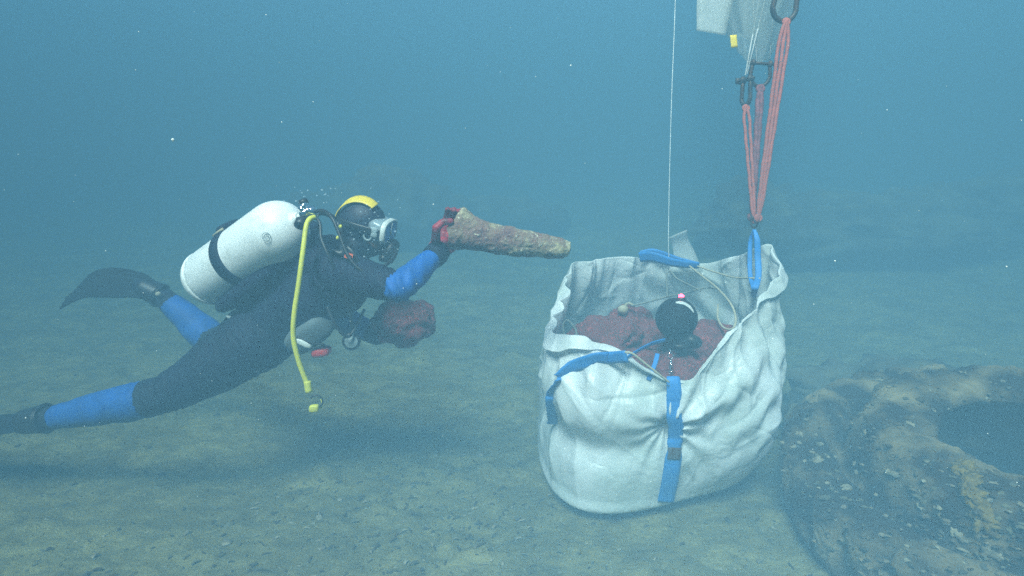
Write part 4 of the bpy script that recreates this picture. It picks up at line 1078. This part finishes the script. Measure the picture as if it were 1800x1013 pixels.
put('dust_cap', MB().add(ellipsoid_vf(P(552, 718, 2.05), Vector((.0165, 0, .001)), Vector((0, .010, 0)), Vector((.001, 0, .013)), 20, 12, .55)).mesh([M_yhose]), cn)
s2 = put('mouthpiece', MB().add(lathe_vf(RG - fw * .012, (fw - hu * .12).normalized(), [(-.028, .014), (-.024, .032), (-.004, .045), (.016, .047), (.026, .043), (.028, .034), (.030, .001)], 30)).mesh([M_black]), reg)
put('exhaust_tee', MB().add(tube_vf(spline([RG - hu * .028 + hs * .05 - fw * .022, RG - hu * .032, RG - hu * .028 - hs * .05 - fw * .022], 14), .014, 12)).mesh([M_black]), s2)
put('cover_badge', MB().add(lathe_vf(RG + fw * .018, (fw - hu * .12).normalized(), [(-.002, .022), (.002, .021), (.003, .001)], 24)).mesh([M_grey]), s2)
put('side_screw', MB().add(ellipsoid_vf(RG + hs * .049, fw * .006, hs * .006, hu * .006, 12, 8)).mesh([M_steel]), s2)
gg = P(618, 600, 2.2); gd = Vector((.1, -1, .15))
ga = put('gauge', MB().add(lathe_vf(gg, gd, [(-.022, .008), (-.02, .030), (.004, .033), (.010, .029), (.011, .001)], 26)).mesh([M_black]), reg)
put('dial', MB().add(lathe_vf(gg + gd.normalized() * .011, gd, [(0, .024), (.002, .023), (.002, .001)], 24)).mesh([M_grey]), ga)

# ---------------------------------------------------------------- encrusted pipe held out
V, F = [], []; NA, NL = 96, 150; LP = (pb - pa).length
for i in range(NL):
    t = i / (NL - 1)
    r_ = float(np.interp(t, [0, .06, .18, .35, .55, .8, .93, 1], [.066, .068, .060, .052, .047, .0415, .039, .028]))
    for j in range(NA):
        a = 2 * math.pi * j / NA; up_ = max(0, math.sin(a))
        rr = r_ * (1 + .30 * up_ ** 3 * math.exp(-((t - .05) / .13) ** 2) + .05 * math.cos(2 * a + 5 * t))
        # broken, uneven mouth
        off = -.03 * up_ ** 2 + .010 * math.sin(3 * a + 1) + .005 * math.sin(7 * a) if t < .12 else 0
        off *= max(0, 1 - t / .12)
        V.append(pa + pe * (t * LP - off * .6 - .0) + (pu * math.sin(a) + pn * math.cos(a)) * rr - pu * .006 * math.sin(t * 3))
V.append(pb + pe * .006 - pu * .001)
for i in range(NL - 1):
    for j in range(NA): F.append((i * NA + j, i * NA + (j + 1) % NA, (i + 1) * NA + (j + 1) % NA, (i + 1) * NA + j))
for j in range(NA): F.append(((NL - 1) * NA + j, (NL - 1) * NA + (j + 1) % NA, len(V) - 1))
me = mesh_of(V, F, M_relic)
displace(me, lambda c: .006 * fbm(c * 20, 4, 3) + .004 * np.maximum(0, ridged(c * 34, 3, 5)) + .002 * fbm(c * 120, 2, 7))
bm = bmesh.new(); bm.from_mesh(me); bmesh.ops.recalc_face_normals(bm, faces=bm.faces); bm.to_mesh(me); bm.free(); me.shade_smooth()
tag(put('pipe', thicken(me, .012)), 'thick encrusted tapering pipe held out in the red glove', 'pipe')

# red sack in the other hand
s_ = sack(P(714, 566, 2.55), .102, 1.28, 52, 'red net sack hanging from the lower hand of the diver', squash=.92, knot=None)

# exhaled bubbles and drifting particles
mb = MB()
for k_ in range(60):
    px, py = (random.gauss(655, 22), random.gauss(400, 34)) if k_ < 42 else (random.gauss(540, 25), random.gauss(345, 12))
    mb.add(rock_vf(P(px, py, random.uniform(2.02, 2.09)), random.uniform(.0015, .0045), k_, .7, 1, .15))
tag(put('bubbles', mb.mesh([M_bubble])), 'small air bubbles clinging around the mask and hood', 'bubbles', kind='stuff')
mb = MB()
for k_ in range(260):
    d = random.uniform(.7, 3.5); mb.add(rock_vf(P(random.uniform(-50, 1850), random.uniform(-30, 900), d), random.uniform(.0004, .0011) * (1.8 if random.random() < .08 else 1), k_ % 20, 1, 1, .5))
tag(put('particles', mb.mesh([M_fleck], False), base=(0, 0, 0)), 'tiny pale particles drifting in the water', 'particles', kind='stuff')
# a few shells lying on the silt
for i, (a, b_, r, lab) in enumerate([(393, 955, .020, 'broken pale shell lying on the silt at the lower left'), (985, 962, .011, 'small shell fragment in front of the white bag'),
                                     (1338, 990, .012, 'small shell fragment between the bag and the tyre'), (170, 975, .014, 'pale shell half sunk in the silt at the left'),
                                     (600, 880, .012, 'yellowish shell lying in the middle of the silt'), (845, 800, .016, 'shell in a dark tuft of growth left of the bag')]):
    g_ = G(a, b_); z_ = gh(g_.x, g_.y)
    g_ = G(a, b_, z_); z_ = gh(g_.x, g_.y)
    V, F = [], []
    for p_ in range(9):
        for q_ in range(13):
            rr = r * p_ / 8; aa = -1.5 + 3.0 * q_ / 12; c0 = math.cos(aa) * rr * 1.5; s0 = math.sin(aa) * rr
            V.append((g_.x + c0 * math.cos(i) - s0 * math.sin(i), g_.y + c0 * math.sin(i) + s0 * math.cos(i), z_ + .004 + r * .5 * (1 - (p_ / 8) ** 2) + .0008 * math.cos(q_ * math.pi)))
    for p_ in range(8):
        for q_ in range(12): F.append((p_ * 13 + q_, p_ * 13 + q_ + 1, (p_ + 1) * 13 + q_ + 1, (p_ + 1) * 13 + q_))
    tag(put('shell', thicken(mesh_of(V, F, M_shell), .0015)), lab, 'shell', 'shells lying on the silt')
